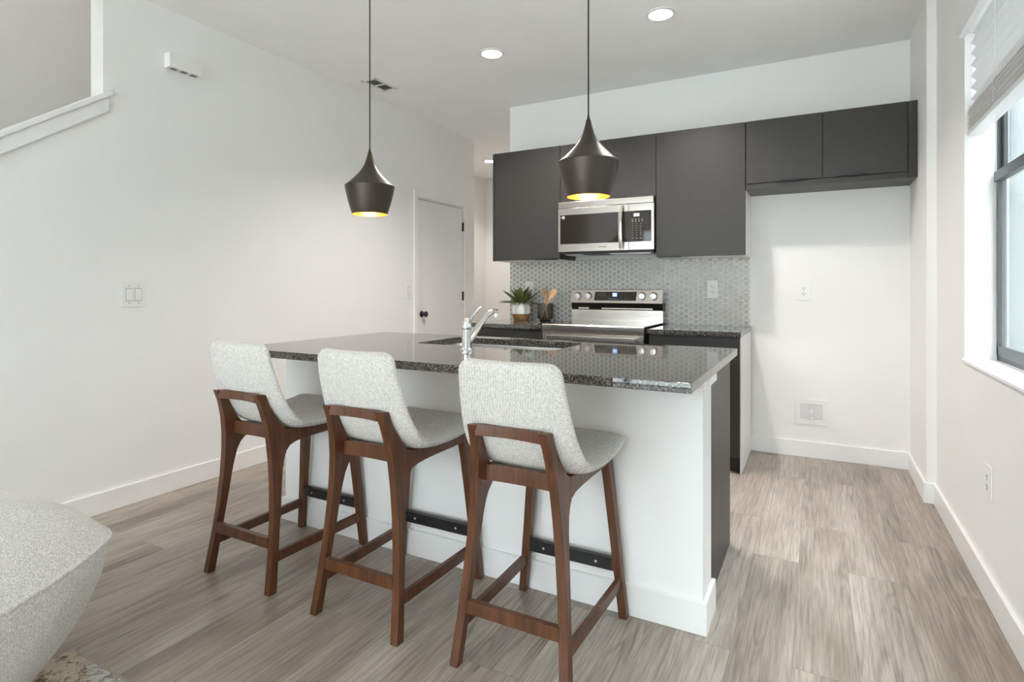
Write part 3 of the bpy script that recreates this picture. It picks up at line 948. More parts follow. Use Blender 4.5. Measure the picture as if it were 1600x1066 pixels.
ob('countertop', slab(-1.017, -0.424, 3.832, YB - 0.001), 'granite', label='short speckled dark granite counter right of the range', category='countertop')
ob('countertop', slab(-2.445, -1.812, 3.832, YB - 0.001), 'granite', label='short speckled dark granite counter under the agave pot', category='countertop')

# ------------------------------------------------------------------ range
rg = thing('electric_range', (-1.42, YB, 0), 'stainless electric range with four knobs on the back panel', 'range')
x0, x1 = -1.803, -1.040
yf = 3.832
ob('body', B().box(x0 + 0.004, x1 - 0.001, yf + 0.03, 4.47, 0.03, 0.905), 'blackplastic', rg)
b = B()
b.prism([(x0, yf + 0.004, 0.862), (x0, yf, 0.868), (x0, yf, 0.914), (x0, yf + 0.006, 0.921), (x0, yf + 0.06, 0.921), (x0, yf + 0.06, 0.862)], (x1 - x0, 0, 0))
ob('front_rim', b, 'steel', rg)
ob('cooktop', B().box(x0 + 0.002, x1 - 0.002, yf + 0.055, 4.40, 0.906, 0.9195, bev=0.002), 'blackglass', rg)
ob('oven_door', B().box(x0 + 0.002, x1 - 0.002, yf + 0.004, yf + 0.035, 0.24, 0.858, bev=0.003), 'steel', rg)
dh = rg.children[-1]
b = B()
zc = 0.822
b.box(x0 + 0.05, x1 - 0.05, yf - 0.052, yf - 0.030, zc - 0.024, zc + 0.024, bev=0.005)
b.box(x0 + 0.05, x0 + 0.078, yf - 0.04, yf + 0.006, zc - 0.018, zc + 0.018, bev=0.003); b.box(x1 - 0.078, x1 - 0.05, yf - 0.04, yf + 0.006, zc - 0.018, zc + 0.018, bev=0.003)
ob('door_handle', b, 'steel', dh)
ob('door_window', B().box(x0 + 0.12, x1 - 0.12, yf + 0.003, yf + 0.006, 0.38, 0.70), 'blackglass', dh, smooth=None)
ob('storage_drawer', B().box(x0 + 0.002, x1 - 0.002, yf + 0.004, yf + 0.03, 0.05, 0.232, bev=0.003), 'steel', rg)
for xx in (x0 + 0.06, x1 - 0.06):
    for yy in (yf + 0.08, 4.40):
        ob('foot', B().lathe([(0.018, 0), (0.018, 0.03)], (xx, yy, 0), 16), 'blackplastic', rg)
# backguard
bx0, bx1 = -1.795, -1.044
ob('backguard', B().box(bx0, bx1, 4.395, 4.478, 0.915, 1.010, bev=0.002), 'steel', rg)
ob('vent_recess', B().prism([(bx0, 4.40, 1.008), (bx0, 4.376, 1.072), (bx0, 4.478, 1.072), (bx0, 4.478, 1.008)], (bx1 - bx0, 0, 0)), 'blackglass', rg, smooth=None)
ob('vent_slit', B().box(bx0 + 0.06, bx0 + 0.15, 4.392, 4.41, 1.016, 1.028).box(bx0 + 0.26, bx1 - 0.08, 4.392, 4.41, 1.018, 1.026), 'steel', rg, smooth=None)
cp = ob('control_panel', B().prism([(bx0 - 0.004, 4.366, 1.066), (bx0 - 0.004, 4.392, 1.172), (bx0 - 0.004, 4.40, 1.175), (bx0 - 0.004, 4.478, 1.175), (bx0 - 0.004, 4.478, 1.066)], (bx1 - bx0 + 0.004, 0, 0), bev=0.002), 'steel', rg)
tl = 0.026 / 0.106
def py_(z): return 4.366 + (z - 1.066) * tl
ob('display_glass', B().prism([(-1.594, py_(1.086) - 0.001, 1.086), (-1.249, py_(1.086) - 0.001, 1.086), (-1.245, py_(1.156) - 0.001, 1.156), (-1.588, py_(1.156) - 0.001, 1.156)], (0, 0.004, 0)), 'blackglass', cp, smooth=None)
ob('blue_display', B().box(-1.440, -1.404, py_(1.130) - 0.004, py_(1.13) + 0.004, 1.112, 1.147), 'blue', cp, smooth=None)
text_mesh('clock_digits', '42', 0.024, 'digit', cp, (-1.424, py_(1.130) - 0.0045, 1.131), 0.0004)
for r_ in range(2):
    for c_ in range(3):
        zz = 1.142 - r_ * 0.013
        mark(-1.562 + c_ * 0.023, -1.550 + c_ * 0.023, py_(zz) - 0.002, py_(zz) + 0.001, zz - 0.002, zz + 0.002, 'greyslot', cp)
for c_ in range(4):
    zz = 1.099
    mark(-1.472 + c_ * 0.022, -1.462 + c_ * 0.022, py_(zz) - 0.002, py_(zz) + 0.001, zz - 0.003, zz + 0.003, 'greyslot', cp)
for r_ in range(4):
    for c_ in range(3):
        zz = 1.145 - r_ * 0.015
        mark(-1.365 + c_ * 0.024, -1.360 + c_ * 0.024, py_(zz) - 0.002, py_(zz) + 0.001, zz - 0.0015, zz + 0.0015, 'greyslot', cp)
for xk in (-1.734, -1.645, -1.201, -1.111):
    zk = 1.122
    b = B().lathe([(0.029, 0.002), (0.029, -0.004), (0.0255, -0.006), (0.0245, -0.026), (0.022, -0.029), (0.001, -0.0295)], (xk, py_(zk), zk), 32, 'Y')
    k = ob('knob', b, 'steel', rg)
    ob('knob_grip', B().box(xk - 0.0045, xk + 0.0045, py_(zk) - 0.036, py_(zk) - 0.026, zk - 0.023, zk + 0.023, bev=0.002), 'steel', k)
    ob('knob_ring', B().lathe([(0.0315, 0.003), (0.0315, -0.002), (0.028, -0.003)], (xk, py_(zk), zk), 32, 'Y'), 'blackplastic', k)

# ------------------------------------------------------------------ island
IX0, IX1, IY0, IY1 = -2.425, -0.326, 1.722, 2.812
isl = thing('kitchen_island', (-1.38, 2.4, 0), 'white fronted kitchen island with dark end panel under a granite top', 'kitchen island')
kx0, kx1, ky0, ky1 = -2.415, -0.346, 2.030, 2.200
ob('front_wall', B().box(kx0, kx1, ky0, ky1, 0, CT - 0.0325), 'wall', isl, smooth=None, label='white painted front wall')
b = B()
b.box(kx0 - BT, kx1 + BT, ky0 - BT, ky0, 0, BH, bev=0.002, seg=1); b.box(kx1, kx1 + BT, ky0 - 0.002, ky1 + 0.012, 0, BH, bev=0.002, seg=1); b.box(kx0 - BT, kx0, ky0 - 0.002, ky1 + 0.012, 0, BH, bev=0.002, seg=1)
ob('island_baseboard', b, 'trim', isl)
b = B()
b.box(kx1, kx1 + 0.010, ky0 - 0.010, ky1 + 0.004, 0.838, CT - 0.033, bev=0.002, seg=1); b.box(kx1 + 0.009, kx1 + 0.018, ky0 + 0.03, ky1 + 0.020, 0.845, CT - 0.033, bev=0.002, seg=1)
ob('top_moulding', b, 'trim', isl)
ob('cabinet_body', B().box(kx0 + 0.01, -1.812, ky1, 2.79, 0.10, CT - 0.034).box(-1.028, kx1 - 0.03, ky1, 2.79, 0.10, CT - 0.034).box(-1.812, -1.028, ky1, 2.79, 0.10, 0.64), 'cab', isl)
ob('end_panel', B().box(kx1 - 0.030, kx1 - 0.012, ky1 + 0.001, 2.808, 0.0, CT - 0.0335), 'cab', isl)
ob('end_panel', B().box(kx0 + 0.0, kx0 + 0.018, ky1 + 0.001, 2.808, 0.0, CT - 0.0335), 'cab', isl)
ob('toe_kick', B().box(kx0 + 0.02, kx1 - 0.03, 2.72, 2.735, 0.0, 0.10), 'cab', isl)
for k in range(4):
    a = kx0 + 0.02 + k * 0.504
    d = ob('cabinet_door', B().box(a + 0.002, a + 0.502, 2.791, 2.809, 0.105, CT - 0.044, bev=0.001, seg=1), 'cab', isl)
    edge = ob('edge_pull', B().box(a + 0.16, a + 0.32, 2.800, 2.82, CT - 0.048, CT - 0.0425), 'blackmetal', d)
# granite island top with sink cutout
sx0, sx1, sy0, sy1 = -1.800, -1.040, 2.310, 2.705
b = B()
bm = b.bm
xs, ys = [IX0, sx0, sx1, IX1], [IY0, sy0, sy1, IY1]
top = [[bm.verts.new((x, y, CT)) for x in xs] for y in ys]
bot = [[bm.verts.new((x, y, CT - 0.032)) for x in xs] for y in ys]
for j in range(3):
    for i in range(3):
        if (i, j) == (1, 1): continue
        bm.faces.new((top[j][i], top[j][i + 1], top[j + 1][i + 1], top[j + 1][i]))
        bm.faces.new((bot[j][i], bot[j + 1][i], bot[j + 1][i + 1], bot[j][i + 1]))
for i in range(3):
    bm.faces.new((bot[0][i], bot[0][i + 1], top[0][i + 1], top[0][i]))
    bm.faces.new((bot[3][i + 1], bot[3][i], top[3][i], top[3][i + 1]))
    bm.faces.new((bot[i + 1][0], bot[i][0], top[i][0], top[i + 1][0]))
    bm.faces.new((bot[i][3], bot[i + 1][3], top[i + 1][3], top[i][3]))
bm.faces.new((bot[1][1], top[1][1], top[1][2], bot[1][2])); bm.faces.new((bot[2][2], top[2][2], top[2][1], bot[2][1]))
bm.faces.new((bot[2][1], top[2][1], top[1][1], bot[1][1])); bm.faces.new((bot[1][2], top[1][2], top[2][2], bot[2][2]))
bmesh.ops.recalc_face_normals(bm, faces=bm.faces)
vert = [e for e in bm.edges if abs(e.verts[0].co.z - e.verts[1].co.z) > 0.01 and sx0 - 0.01 < e.verts[0].co.x < sx1 + 0.01 and sy0 - 0.01 < e.verts[0].co.y < sy1 + 0.01]
bmesh.ops.bevel(bm, geom=vert, offset=0.035, segments=5, affect='EDGES', profile=0.5)
rim = [e for e in bm.edges if e.calc_face_angle(0) > 1.2]
bmesh.ops.bevel(bm, geom=rim, offset=0.0025, segments=2, affect='EDGES', profile=0.5)
ob('countertop', b, 'granite', label='long polished dark granite worktop on the island', category='countertop')
# sink
sk = thing('kitchen_sink', (-1.42, 2.51, 0.66), 'undermount stainless sink set in the island worktop', 'sink')
b = B()
def rrect(x0, x1, y0, y1, r, z, n=5):
    pts = []
    for (cx, cy, a0) in ((x1 - r, y1 - r, 0), (x0 + r, y1 - r, 90), (x0 + r, y0 + r, 180), (x1 - r, y0 + r, 270)):
        for k in range(n + 1):
            a = R(a0 + 90 * k / n)
            pts.append((cx + r * math.cos(a), cy + r * math.sin(a), z))
    return pts
zr = CT - 0.0335
g = [rrect(sx0 - 0.025, sx1 + 0.025, sy0 - 0.02, sy1 + 0.02, 0.05, zr), rrect(sx0 - 0.004, sx1 + 0.004, sy0 - 0.004, sy1 + 0.004, 0.038, zr), rrect(sx0 - 0.002, sx1 + 0.002, sy0 - 0.002, sy1 + 0.002, 0.036, zr - 0.01),
     rrect(sx0 + 0.012, sx1 - 0.012, sy0 + 0.012, sy1 - 0.012, 0.04, zr - 0.19), rrect(sx0 + 0.05, sx1 - 0.05, sy0 + 0.05, sy1 - 0.05, 0.04, zr - 0.212)]
V = b.grid(g, closed=True)
b.bm.faces.new(V[-1])
ob('basin', b, 'sinksteel', sk, smooth=40, recalc=False)
ob('drain', B().lathe([(0.045, 0.0), (0.045, 0.003), (0.03, 0.002), (0.001, 0.001)], (-1.42, 2.53, zr - 0.212), 24), 'chrome', sk)
# faucet
fx, fy = -1.370, 2.125
fc = thing('kitchen_faucet', (fx, fy, CT), 'chrome single lever faucet behind the sink on the island', 'faucet')
ob('base_ring', B().lathe([(0.030, 0), (0.030, 0.006), (0.025, 0.012), (0.0225, 0.014)], (fx, fy, CT), 32), 'chrome', fc)
ob('body', B().lathe([(0.0225, 0.010), (0.0215, 0.03), (0.0210, 0.094), (0.0225, 0.100), (0.0225, 0.103)], (fx, fy, CT), 32), 'chrome', fc)
b = B().lathe([(0.0225, 0.1045), (0.0228, 0.112), (0.0200, 0.126), (0.0150, 0.138), (0.006, 0.146), (0.001, 0.147)], (fx, fy, CT), 32)
b.tube([(fx, fy + 0.002, CT + 0.120), (fx - 0.002, fy + 0.03, CT + 0.140), (fx - 0.005, fy + 0.065, CT + 0.160), (fx - 0.008, fy + 0.10, CT + 0.178), (fx - 0.010, fy + 0.130, CT + 0.190)], [0.016, 0.0125, 0.0085, 0.0075, 0.009], 14, flat=0.6)
ob('lever', b, 'chrome', fc)
b = B().tube([(fx + 0.004, fy + 0.008, CT + 0.040), (fx + 0.008, fy + 0.045, CT + 0.072), (fx + 0.014, fy + 0.100, CT + 0.122), (fx + 0.018, fy + 0.140, CT + 0.152), (fx + 0.022, fy + 0.172, CT + 0.167), (fx + 0.025, fy + 0.200, CT + 0.171), (fx + 0.027, fy + 0.222, CT + 0.168)], [0.016, 0.0155, 0.0145, 0.0135, 0.0125, 0.012, 0.011], 16)
ob('spout', b, 'chrome', fc)
ob('aerator', B().lathe([(0.0095, 0.0), (0.0108, -0.004), (0.0108, -0.019), (0.009, -0.021)], (fx + 0.0265, fy + 0.214, CT + 0.163), 20), 'chrome', fc)

# ------------------------------------------------------------------ bar stools
st = thing('bar_stool', (0, 0, 0), 'cream upholstered walnut bar stool nearest the window end of the island', 'bar stool', 'cream bar stools along the island')
def outer(y, z):
    f = max(0.0, min(1.0, y / 0.53))
    return 0.203 + 0.015 * f - (0.089 + 0.011 * f) * z
def side_piece(name, poly, s, th=0.030):
    b = B()
    bm = b.bm
    A = [bm.verts.new((s * outer(y, z), y, z)) for y, z in poly]
    C = [bm.verts.new((s * (outer(y, z) - th), y, z)) for y, z in poly]
    n = len(A)
    fs = [bm.faces.new(A), bm.faces.new(C[::-1])]
    for i in range(n):
        fs.append(bm.faces.new((A[(i + 1) % n], A[i], C[i], C[(i + 1) % n])))
    bmesh.ops.recalc_face_normals(bm, faces=fs)
    es = [e for e in bm.edges if e.calc_face_angle(0) > 0.8]
    bmesh.ops.bevel(bm, geom=es, offset=0.0022, segments=2, affect='EDGES', profile=0.5)
    return ob(name, b, 'walnut', st, smooth=30)
rear = [(0.0, 0.0), (0.025, 0.15), (0.040, 0.27), (0.049, 0.40), (0.050, 0.50), (0.046, 0.58), (0.036, 0.65), (0.018, 0.72), (-0.004, 0.770),
        (0.042, 0.764), (0.052, 0.725), (0.070, 0.690), (0.092, 0.652), (0.118, 0.622), (0.140, 0.610),
        (0.140, 0.545), (0.122, 0.528), (0.108, 0.500), (0.098, 0.460), (0.090, 0.41), (0.080, 0.33), (0.062, 0.20), (0.035, 0.0)]
rail = [(0.1405, 0.545), (0.1405, 0.610), (0.20, 0.601), (0.30, 0.597), (0.40, 0.600), (0.50, 0.612), (0.52, 0.612), (0.518, 0.575), (0.48, 0.562), (0.40, 0.560), (0.30, 0.560), (0.22, 0.558), (0.17, 0.554)]
front = [(0.466, 0.560), (0.478, 0.563), (0.519, 0.575), (0.519, 0.52), (0.523, 0.30), (0.530, 0.0), (0.502, 0.0), (0.488, 0.28), (0.474, 0.50)]
for s in (-1, 1):
    side_piece('leg', rear, s)
    side_piece('seat_rail', rail, s, 0.028)
    side_piece('leg', front, s)
def bar(name, pts_y, z0, z1, th, hx, bow=0.0, n=10, mat='walnut', parent=None, bev=0.002):
    """cross bar along x at mean depth y with a bow towards +y in the middle"""
    b = B(); bm = b.bm
    rows = []
    for i in range(n + 1):
        u = -1 + 2 * i / n
        dy = bow * (1 - u * u)
        x = hx * u
        rows.append([(x, pts_y + dy, z0), (x, pts_y + dy + th, z0), (x, pts_y + dy + th, z1), (x, pts_y + dy, z1)])
    V = b.grid(rows, closed=True)
    bm.faces.new(V[0]); bm.faces.new(V[-1][::-1])
    bmesh.ops.recalc_face_normals(bm, faces=bm.faces)
    es = [e for e in bm.edges if e.calc_face_angle(0) > 0.8]
    bmesh.ops.bevel(bm, geom=es, offset=bev, segments=2, affect='EDGES', profile=0.5)
    return ob(name, b, mat, parent or st, smooth=30)
bar('top_rail', 0.004, 0.735, 0.769, 0.024, outer(0.02, 0.75) - 0.026, 0.014)
bar('rear_rail', 0.086, 0.572, 0.624, 0.022, outer(0.1, 0.6) - 0.026, 0.008)
bar('rear_stretcher', 0.026, 0.165, 0.206, 0.022, outer(0.03, 0.19) - 0.026)
fr_ = bar('front_stretcher', 0.494, 0.168, 0.211, 0.020, outer(0.5, 0.19) - 0.026)
fp = ob('foot_plate', B().box(-0.164, 0.164, 0.4905, 0.4936, 0.172, 0.2145, bev=0.001).box(-0.164, 0.164, 0.4905, 0.5145, 0.2113, 0.2145, bev=0.001), 'blackmetal', fr_)
for xx in (-0.105, 0.105):
    ob('screw', B().lathe([(0.005, 0.0), (0.005, -0.0015), (0.003, -0.0025)], (xx, 0.4903, 0.192), 14, 'Y'), 'screw', fr_)
for s in (-1, 1):
    b = B()
    rows = []
    for y in (0.045, 0.20, 0.35, 0.500):
        xo = s * (outer(y, 0.13) - 0.006)
        xi = s * (outer(y, 0.13) - 0.024)
        rows.append([(xo, y, 0.110), (xi, y, 0.110), (xi, y, 0.149), (xo, y, 0.149)])
    V = b.grid(rows, closed=True)
    b.bm.faces.new(V[0]); b.bm.faces.new(V[-1][::-1])
    bmesh.ops.recalc_face_normals(b.bm, faces=b.bm.faces)
    es = [e for e in b.bm.edges if e.calc_face_angle(0) > 0.8]
    bmesh.ops.bevel(b.bm, geom=es, offset=0.0018, segments=2, affect='EDGES', profile=0.5)
    ob('side_stretcher', b, 'walnut', st, smooth=30)
b = B()
b.box(-0.10, 0.10, 0.22, 0.40, 0.582, 0.592)
b.lathe([(0.02, 0.0), (0.02, 0.012)], (0.13, 0.175, 0.586), 14); b.lathe([(0.02, 0.0), (0.02, 0.012)], (-0.13, 0.175, 0.586), 14)
ob('mounting_plate', b, 'blackplastic', st)

# upholstered shell: outer path (y,z), half width, thickness
def catmull(P, n):
    out = []
    for i in range(len(P) - 1):
        p0, p1, p2, p3 = P[max(i - 1, 0)], P[i], P[i + 1], P[min(i + 2, len(P) - 1)]
        for k in range(n):
            t_ = k / n
            out.append(tuple(0.5 * ((2 * p1[a]) + (-p0[a] + p2[a]) * t_ + (2 * p0[a] - 5 * p1[a] + 4 * p2[a] - p3[a]) * t_ ** 2 + (-p0[a] + 3 * p1[a] - 3 * p2[a] + p3[a]) * t_ ** 3) for a in range(len(p1))))
    out.append(P[-1])
    return out
def shell(name, path, round_start, round_end, T, bowf, curl):
    """path rows: (y, z, half width)"""
    pts = catmull(path, 6)
    n = len(pts)
    acc = [0.0]
    for i in range(1, n):
        acc.append(acc[-1] + math.hypot(pts[i][0] - pts[i - 1][0], pts[i][1] - pts[i - 1][1]))
    Ltot = acc[-1]
    M_ = 28
    ts = [math.sin(math.pi / 2 * (-1 + 2 * j / M_)) for j in range(M_ + 1)]
    outR, inR = [], []
    for i in range(n):
        y, z, w = pts[i]
        a, c = pts[max(i - 1, 0)], pts[min(i + 1, n - 1)]
        ty, tz = c[0] - a[0], c[1] - a[1]
        l = math.hypot(ty, tz); ty /= l; tz /= l
        ny, nz = -tz, ty            # inward (towards the sitter): left of travel direction
        d0, d1 = acc[i], Ltot - acc[i]
        ww = w
        if round_start and d0 < round_start:
            q = 1 - d0 / round_start
            ww = w - round_start * (1 - math.sqrt(max(0, 1 - q * q))) * 0.95
        if round_end and d1 < round_end:
            q = 1 - d1 / round_end
            ww = w - round_end * (1 - math.sqrt(max(0, 1 - q * q))) * 0.95
        edge = min(1.0, min(d0, d1) / 0.022)
        ef = math.sqrt(max(0.0, 1 - (1 - edge) ** 2))
        ro, ri = [], []
        for t_ in ts:
            at = abs(t_)
            sf = (1 - at ** 5) ** 0.5 if at < 1 else 0.0
            f = sf * ef
            bow = bowf(i / (n - 1)) * at * at
            cyc = bow
            mid = T * 0.5
            off_o = mid - mid * f
            off_i = mid + mid * f
            ro.append((ww * t_, y + ny * (off_o + cyc), z + nz * (off_o + cyc)))
            ri.append((ww * t_, y + ny * (off_i + cyc), z + nz * (off_i + cyc)))
        outR.append(ro); inR.append(ri)
    b = B()
    b.grid(outR); b.grid([r[::-1] for r in inR])
    bmesh.ops.remove_doubles(b.bm, verts=b.bm.verts, dist=0.0004)
    bmesh.ops.recalc_face_normals(b.bm, faces=b.bm.faces)
    bmesh.ops.holes_fill(b.bm, edges=[e for e in b.bm.edges if e.is_boundary], sides=0)
    return ob(name, b, 'cream', st, smooth=70)
# path goes from the top of the back downwards, so "left of travel" points to the sitter
back_path = [(-0.020, 0.968, 0.176), (-0.016, 0.930, 0.178), (-0.006, 0.880, 0.182), (0.008, 0.830, 0.187), (0.028, 0.770, 0.193), (0.052, 0.715, 0.199), (0.080, 0.670, 0.204), (0.112, 0.634, 0.208), (0.150, 0.610, 0.211)]
seat_path = [(0.118, 0.632, 0.207), (0.160, 0.608, 0.210), (0.210, 0.598, 0.213), (0.280, 0.594, 0.216), (0.360, 0.597, 0.218), (0.440, 0.607, 0.217), (0.500, 0.618, 0.215), (0.528, 0.628, 0.213)]
shell('backrest', back_path, 0.045, 0, 0.046, lambda u: 0.012, 0)
shell('seat', seat_path, 0, 0.035, 0.052, lambda u: 0.004, 0)
st.location = (-0.817, 1.480, 0)
copy_tree(st, (-1.426, 1.474, 0), 'cream upholstered walnut bar stool in the middle of the three')
copy_tree(st, (-2.058, 1.482, 0), 'cream upholstered walnut bar stool nearest the bare left wall')

# ------------------------------------------------------------------ counter top objects
ax_, ay_ = -2.238, 4.33
t = thing('potted_agave', (ax_, ay_, CT), 'spiky green agave in a white and tan pot on the back counter', 'potted plant')
ob('pot', B().lathe([(0.0745, 0.050), (0.0790, 0.060), (0.0800, 0.085), (0.0775, 0.120), (0.0715, 0.152), (0.0675, 0.152), (0.070, 0.135), (0.070, 0.125)], (ax_, ay_, CT), 40, cap=False), 'potwhite', t)
ob('pot_base', B().lathe([(0.001, 0.0), (0.056, 0.0), (0.060, 0.004), (0.070, 0.025), (0.0765, 0.045), (0.0785, 0.058)], (ax_, ay_, CT), 40, cap=False), 'potwood', t)
ob('soil', B().lathe([(0.071, 0.136), (0.04, 0.142), (0.001, 0.143)], (ax_, ay_, CT), 30, cap=False), 'soil', t)
b = B()
rnd = random.Random(4)
leaves = []
for k in range(8): leaves.append((k * 45 + 8, 14 + rnd.uniform(-5, 7), 0.200 + rnd.uniform(-0.02, 0.02)))
for k in range(7): leaves.append((k * 51 + 25, 36 + rnd.uniform(-6, 6), 0.190 + rnd.uniform(-0.015, 0.02)))
for k in range(5): leaves.append((k * 72 + 5, 58 + rnd.uniform(-5, 5), 0.165 + rnd.uniform(-0.01, 0.015)))
for k in range(3): leaves.append((k * 120 + 40, 78, 0.140))
for az, el, ln in leaves:
    a = R(az)
    d = Vector((math.cos(a), math.sin(a), 0)); sd = Vector((-math.sin(a), math.cos(a), 0))
    rows = []
    reach = ln * math.cos(R(el)) + 0.03
    lim = min(0.145 / max(d.y, 1e-3) if d.y > 0 else 9, 0.158 / max(d.x, 1e-3) if d.x > 0 else 9)
    if reach > lim: ln *= lim / reach
    p = Vector((ax_, ay_, CT + 0.135)) + d * 0.012
    e = R(el)
    nseg = 9
    for i in range(nseg + 1):
        u = i / nseg
        w = 0.036 * (0.55 + 0.75 * u) * (1 - u ** 2.6) + 0.0006 if u < 1 else 0.0005
        up = Vector((0, 0, 1)) * math.cos(e) - d * math.sin(e)
        row = []
        for q in (-1, -0.5, 0, 0.5, 1):
            row.append(p + sd * (w * q) + up * (0.010 * q * q * (1 - u) + 0.003 * abs(q)))
        for q in (0.6, 0, -0.6):
            row.append(p + sd * (w * q) - up * (0.006 * (1 - u) + 0.0006) * (1.0 if q == 0 else 0.6))
        rows.append(row)
        p = p + (d * math.cos(e) + Vector((0, 0, 1)) * math.sin(e)) * (ln / nseg)
        e -= R(2.6) if el < 30 else R(0.8)
    V = b.grid(rows, closed=True)
    b.bm.faces.new(V[0]); b.bm.faces.new(V[-1])
ob('agave_leaves', b, 'leaf', t, smooth=40, recalc=True)

gx, gy = -2.003, 4.318
t = thing('utensil_crock', (gx, gy, CT), 'ribbed smoky glass jar holding wooden utensils beside the agave', 'jar')
b = B()
nr = 96
def ring(r, z, rib):
    return [(gx + (r + (rib * (math.cos(i * 2 * math.pi / nr * 24)))) * math.cos(2 * math.pi * i / nr), gy + (r + (rib * math.cos(i * 2 * math.pi / nr * 24))) * math.sin(2 * math.pi * i / nr), CT + z) for i in range(nr)]
rows = [ring(0.046, 0.012, 0), ring(0.060, 0.020, 0.0006), ring(0.067, 0.032, 0.001), ring(0.068, 0.05, 0.001), ring(0.068, 0.10, 0.001), ring(0.068, 0.140, 0.001), ring(0.0675, 0.150, 0), ring(0.0645, 0.150, 0), ring(0.0635, 0.10, 0), ring(0.063, 0.03, 0), ring(0.05, 0.02, 0)]
V = b.grid(rows, closed=True); b.bm.faces.new(V[0][::-1]); b.bm.faces.new(V[-1])
ob('glass_body', b, 'smoke', t, smooth=60, recalc=True)
ob('foot', B().lathe([(0.050, 0.0), (0.052, 0.003), (0.042, 0.010), (0.046, 0.013)], (gx, gy, CT), 36), 'blackplastic', t)

def utensil(name, label, base, tip, head, fork):
    base, tip = Vector(base), Vector(tip)
    ax = (tip - base).normalized()
    sx = Vector((1, 0, 0)); sx = (sx - ax * sx.dot(ax)).normalized()
    nrm = ax.cross(sx)
    L_ = (tip - base).length
    b = B()
    hl = head
    b.tube([base, base + ax * (L_ - hl) * 0.5, base + ax * (L_ - hl + 0.012)], [0.0062, 0.0065, 0.0075], 12)
    def W(u): return 0.0075 + 0.0195 * math.sin(min(1, u * 1.15) * math.pi / 2)
    if not fork:
        rows = []
        for i in range(11):
            u = i / 10
            w = W(u) * (1.0 if u < 0.85 else math.sqrt(max(0.03, 1 - ((u - 0.85) / 0.155) ** 2)))
            c = base + ax * (L_ - hl + hl * u)
            th_ = 0.005 - 0.0028 * u
            rows.append([c + sx * w * math.cos(2 * math.pi * k / 14) + nrm * th_ * math.sin(2 * math.pi * k / 14) for k in range(14)])
        V = b.grid(rows, closed=True); b.bm.faces.new(V[0]); b.bm.faces.new(V[-1])
    else:
        rows = []
        for i in range(7):
            u = i / 6 * 0.5
            c = base + ax * (L_ - hl + hl * u)
            rows.append([c + sx * W(u * 1.5) * math.cos(2 * math.pi * k / 14) + nrm * 0.0045 * math.sin(2 * math.pi * k / 14) for k in range(14)])
        V = b.grid(rows, closed=True); b.bm.faces.new(V[0]); b.bm.faces.new(V[-1])
        for q in (-1, -0.33, 0.33, 1):
            b.tube([base + ax * (L_ - hl * 0.56) + sx * q * 0.0165, base + ax * (L_ - hl * 0.2) + sx * q * 0.0215, base + ax * L_ + sx * q * 0.0205], [0.0046, 0.0044, 0.0030], 8)
    return ob(name, b, 'beech', label=label, category='utensil', recalc=True)
utensil('wooden_fork', 'wooden serving fork upright in the smoky jar', (gx + 0.004, gy + 0.026, CT + 0.030), (gx - 0.022, gy + 0.034, CT + 0.285), 0.11, True)
utensil('wooden_spatula', 'wooden spatula leaning right in the smoky jar', (gx - 0.030, gy - 0.020, CT + 0.030), (gx + 0.100, gy - 0.026, CT + 0.268), 0.10, False)

# ------------------------------------------------------------------ rug and sofa
t = thing('area_rug', (-1.2, -0.3, 0), 'tan and grey distressed rug at the lower left under the sofa', 'rug')
ob('pile', B().box(-2.140, -0.3, -1.5, 0.952, 0.0, 0.011, bev=0.003), 'rug', t)
ob('bound_edge', B().box(-2.150, -2.139, -1.5, 0.962, 0.0, 0.009, bev=0.003).box(-2.150, -0.3, 0.951, 0.962, 0.0, 0.009, bev=0.003), 'rugedge', t)

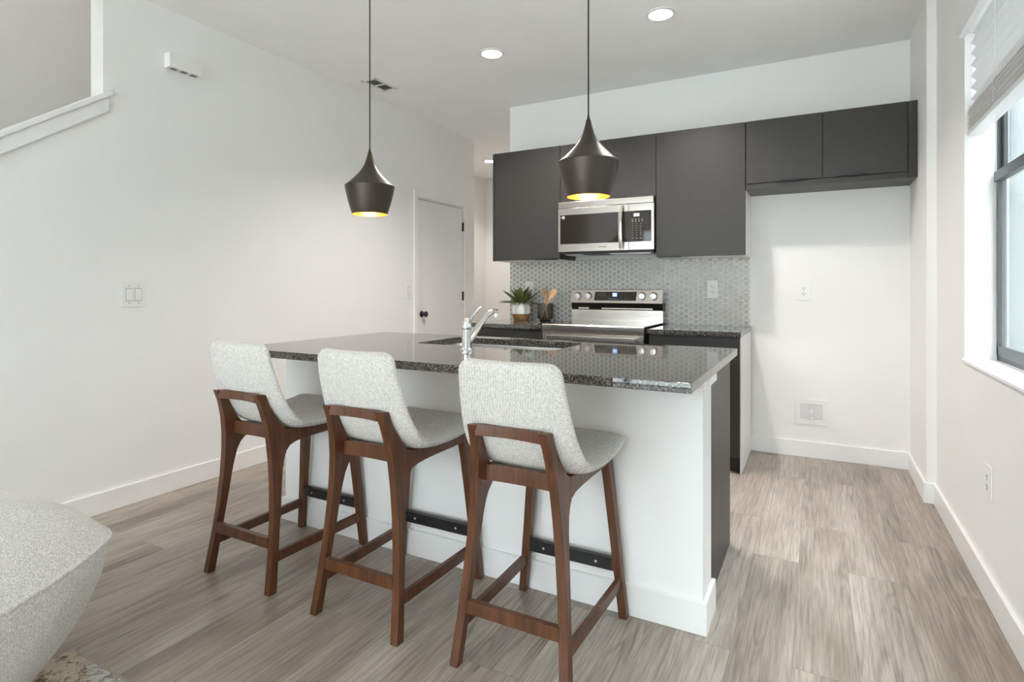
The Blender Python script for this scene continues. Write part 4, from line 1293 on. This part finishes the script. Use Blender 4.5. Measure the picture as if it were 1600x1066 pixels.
sf = thing('sofa', (-2.2, 0.5, 0.011), 'rounded light grey woven sofa end with a piped seam, standing on the rug', 'sofa')
C0 = Vector((-2.215, 0.52, 0))
corner = [Vector((-1.925, 0.972, 0)), Vector((-2.86, 0.86, 0)), Vector((-2.50, 0.02, 0)), Vector((-1.58, 0.18, 0))]
bul = [0.05, 0.06, 0.05, 0.075]
bd = []
NE = 22
for k in range(4):
    a, c = corner[k], corner[(k + 1) % 4]
    nrm = Vector((c.y - a.y, -(c.x - a.x), 0)).normalized()
    if nrm.dot((a + c) / 2 - C0) < 0: nrm = -nrm
    for i in range(NE):
        u = i / NE
        bd.append(a.lerp(c, u) + nrm * bul[k] * 4 * u * (1 - u))
# soften the corners slightly
for _ in range(2):
    bd = [(bd[i - 1] + bd[i] * 2 + bd[(i + 1) % len(bd)]) / 4 for i in range(len(bd))]
ZS = 0.425
def seam_z(p): return ZS
rows = []
for k_, hz in ((1.0, 0.0), (0.985, 0.012), (0.95, 0.034), (0.88, 0.068), (0.78, 0.098), (0.66, 0.122), (0.5, 0.142), (0.32, 0.153), (0.14, 0.158), (0.02, 0.159)):
    rows.append([C0 + (p - C0) * k_ + Vector((0, 0, seam_z(p) + hz)) for p in bd])
b = B(); V = b.grid(rows, closed=True); b.bm.faces.new(V[-1])
ob('top_cushion', b, 'boucle', sf, smooth=60)
rows = []
for u, k_ in ((0.0, 1.0), (0.05, 1.0), (0.16, 0.985), (0.30, 0.955), (0.45, 0.905), (0.60, 0.84), (0.74, 0.765), (0.87, 0.685), (0.96, 0.62), (1.0, 0.58)):
    rows.append([C0 + (p - C0) * k_ + Vector((0, 0, ZS - 0.001 - u * (ZS - 0.013))) for p in bd])
b = B(); V = b.grid(rows, closed=True); b.bm.faces.new(V[-1])
ob('side_panel', b, 'boucle', sf, smooth=60, recalc=True)
b = B().tube([p + Vector((0, 0, ZS)) for p in bd] + [bd[0] + Vector((0, 0, ZS))], 0.0075, 10)
ob('piping', b, 'boucle', sf, smooth=60)
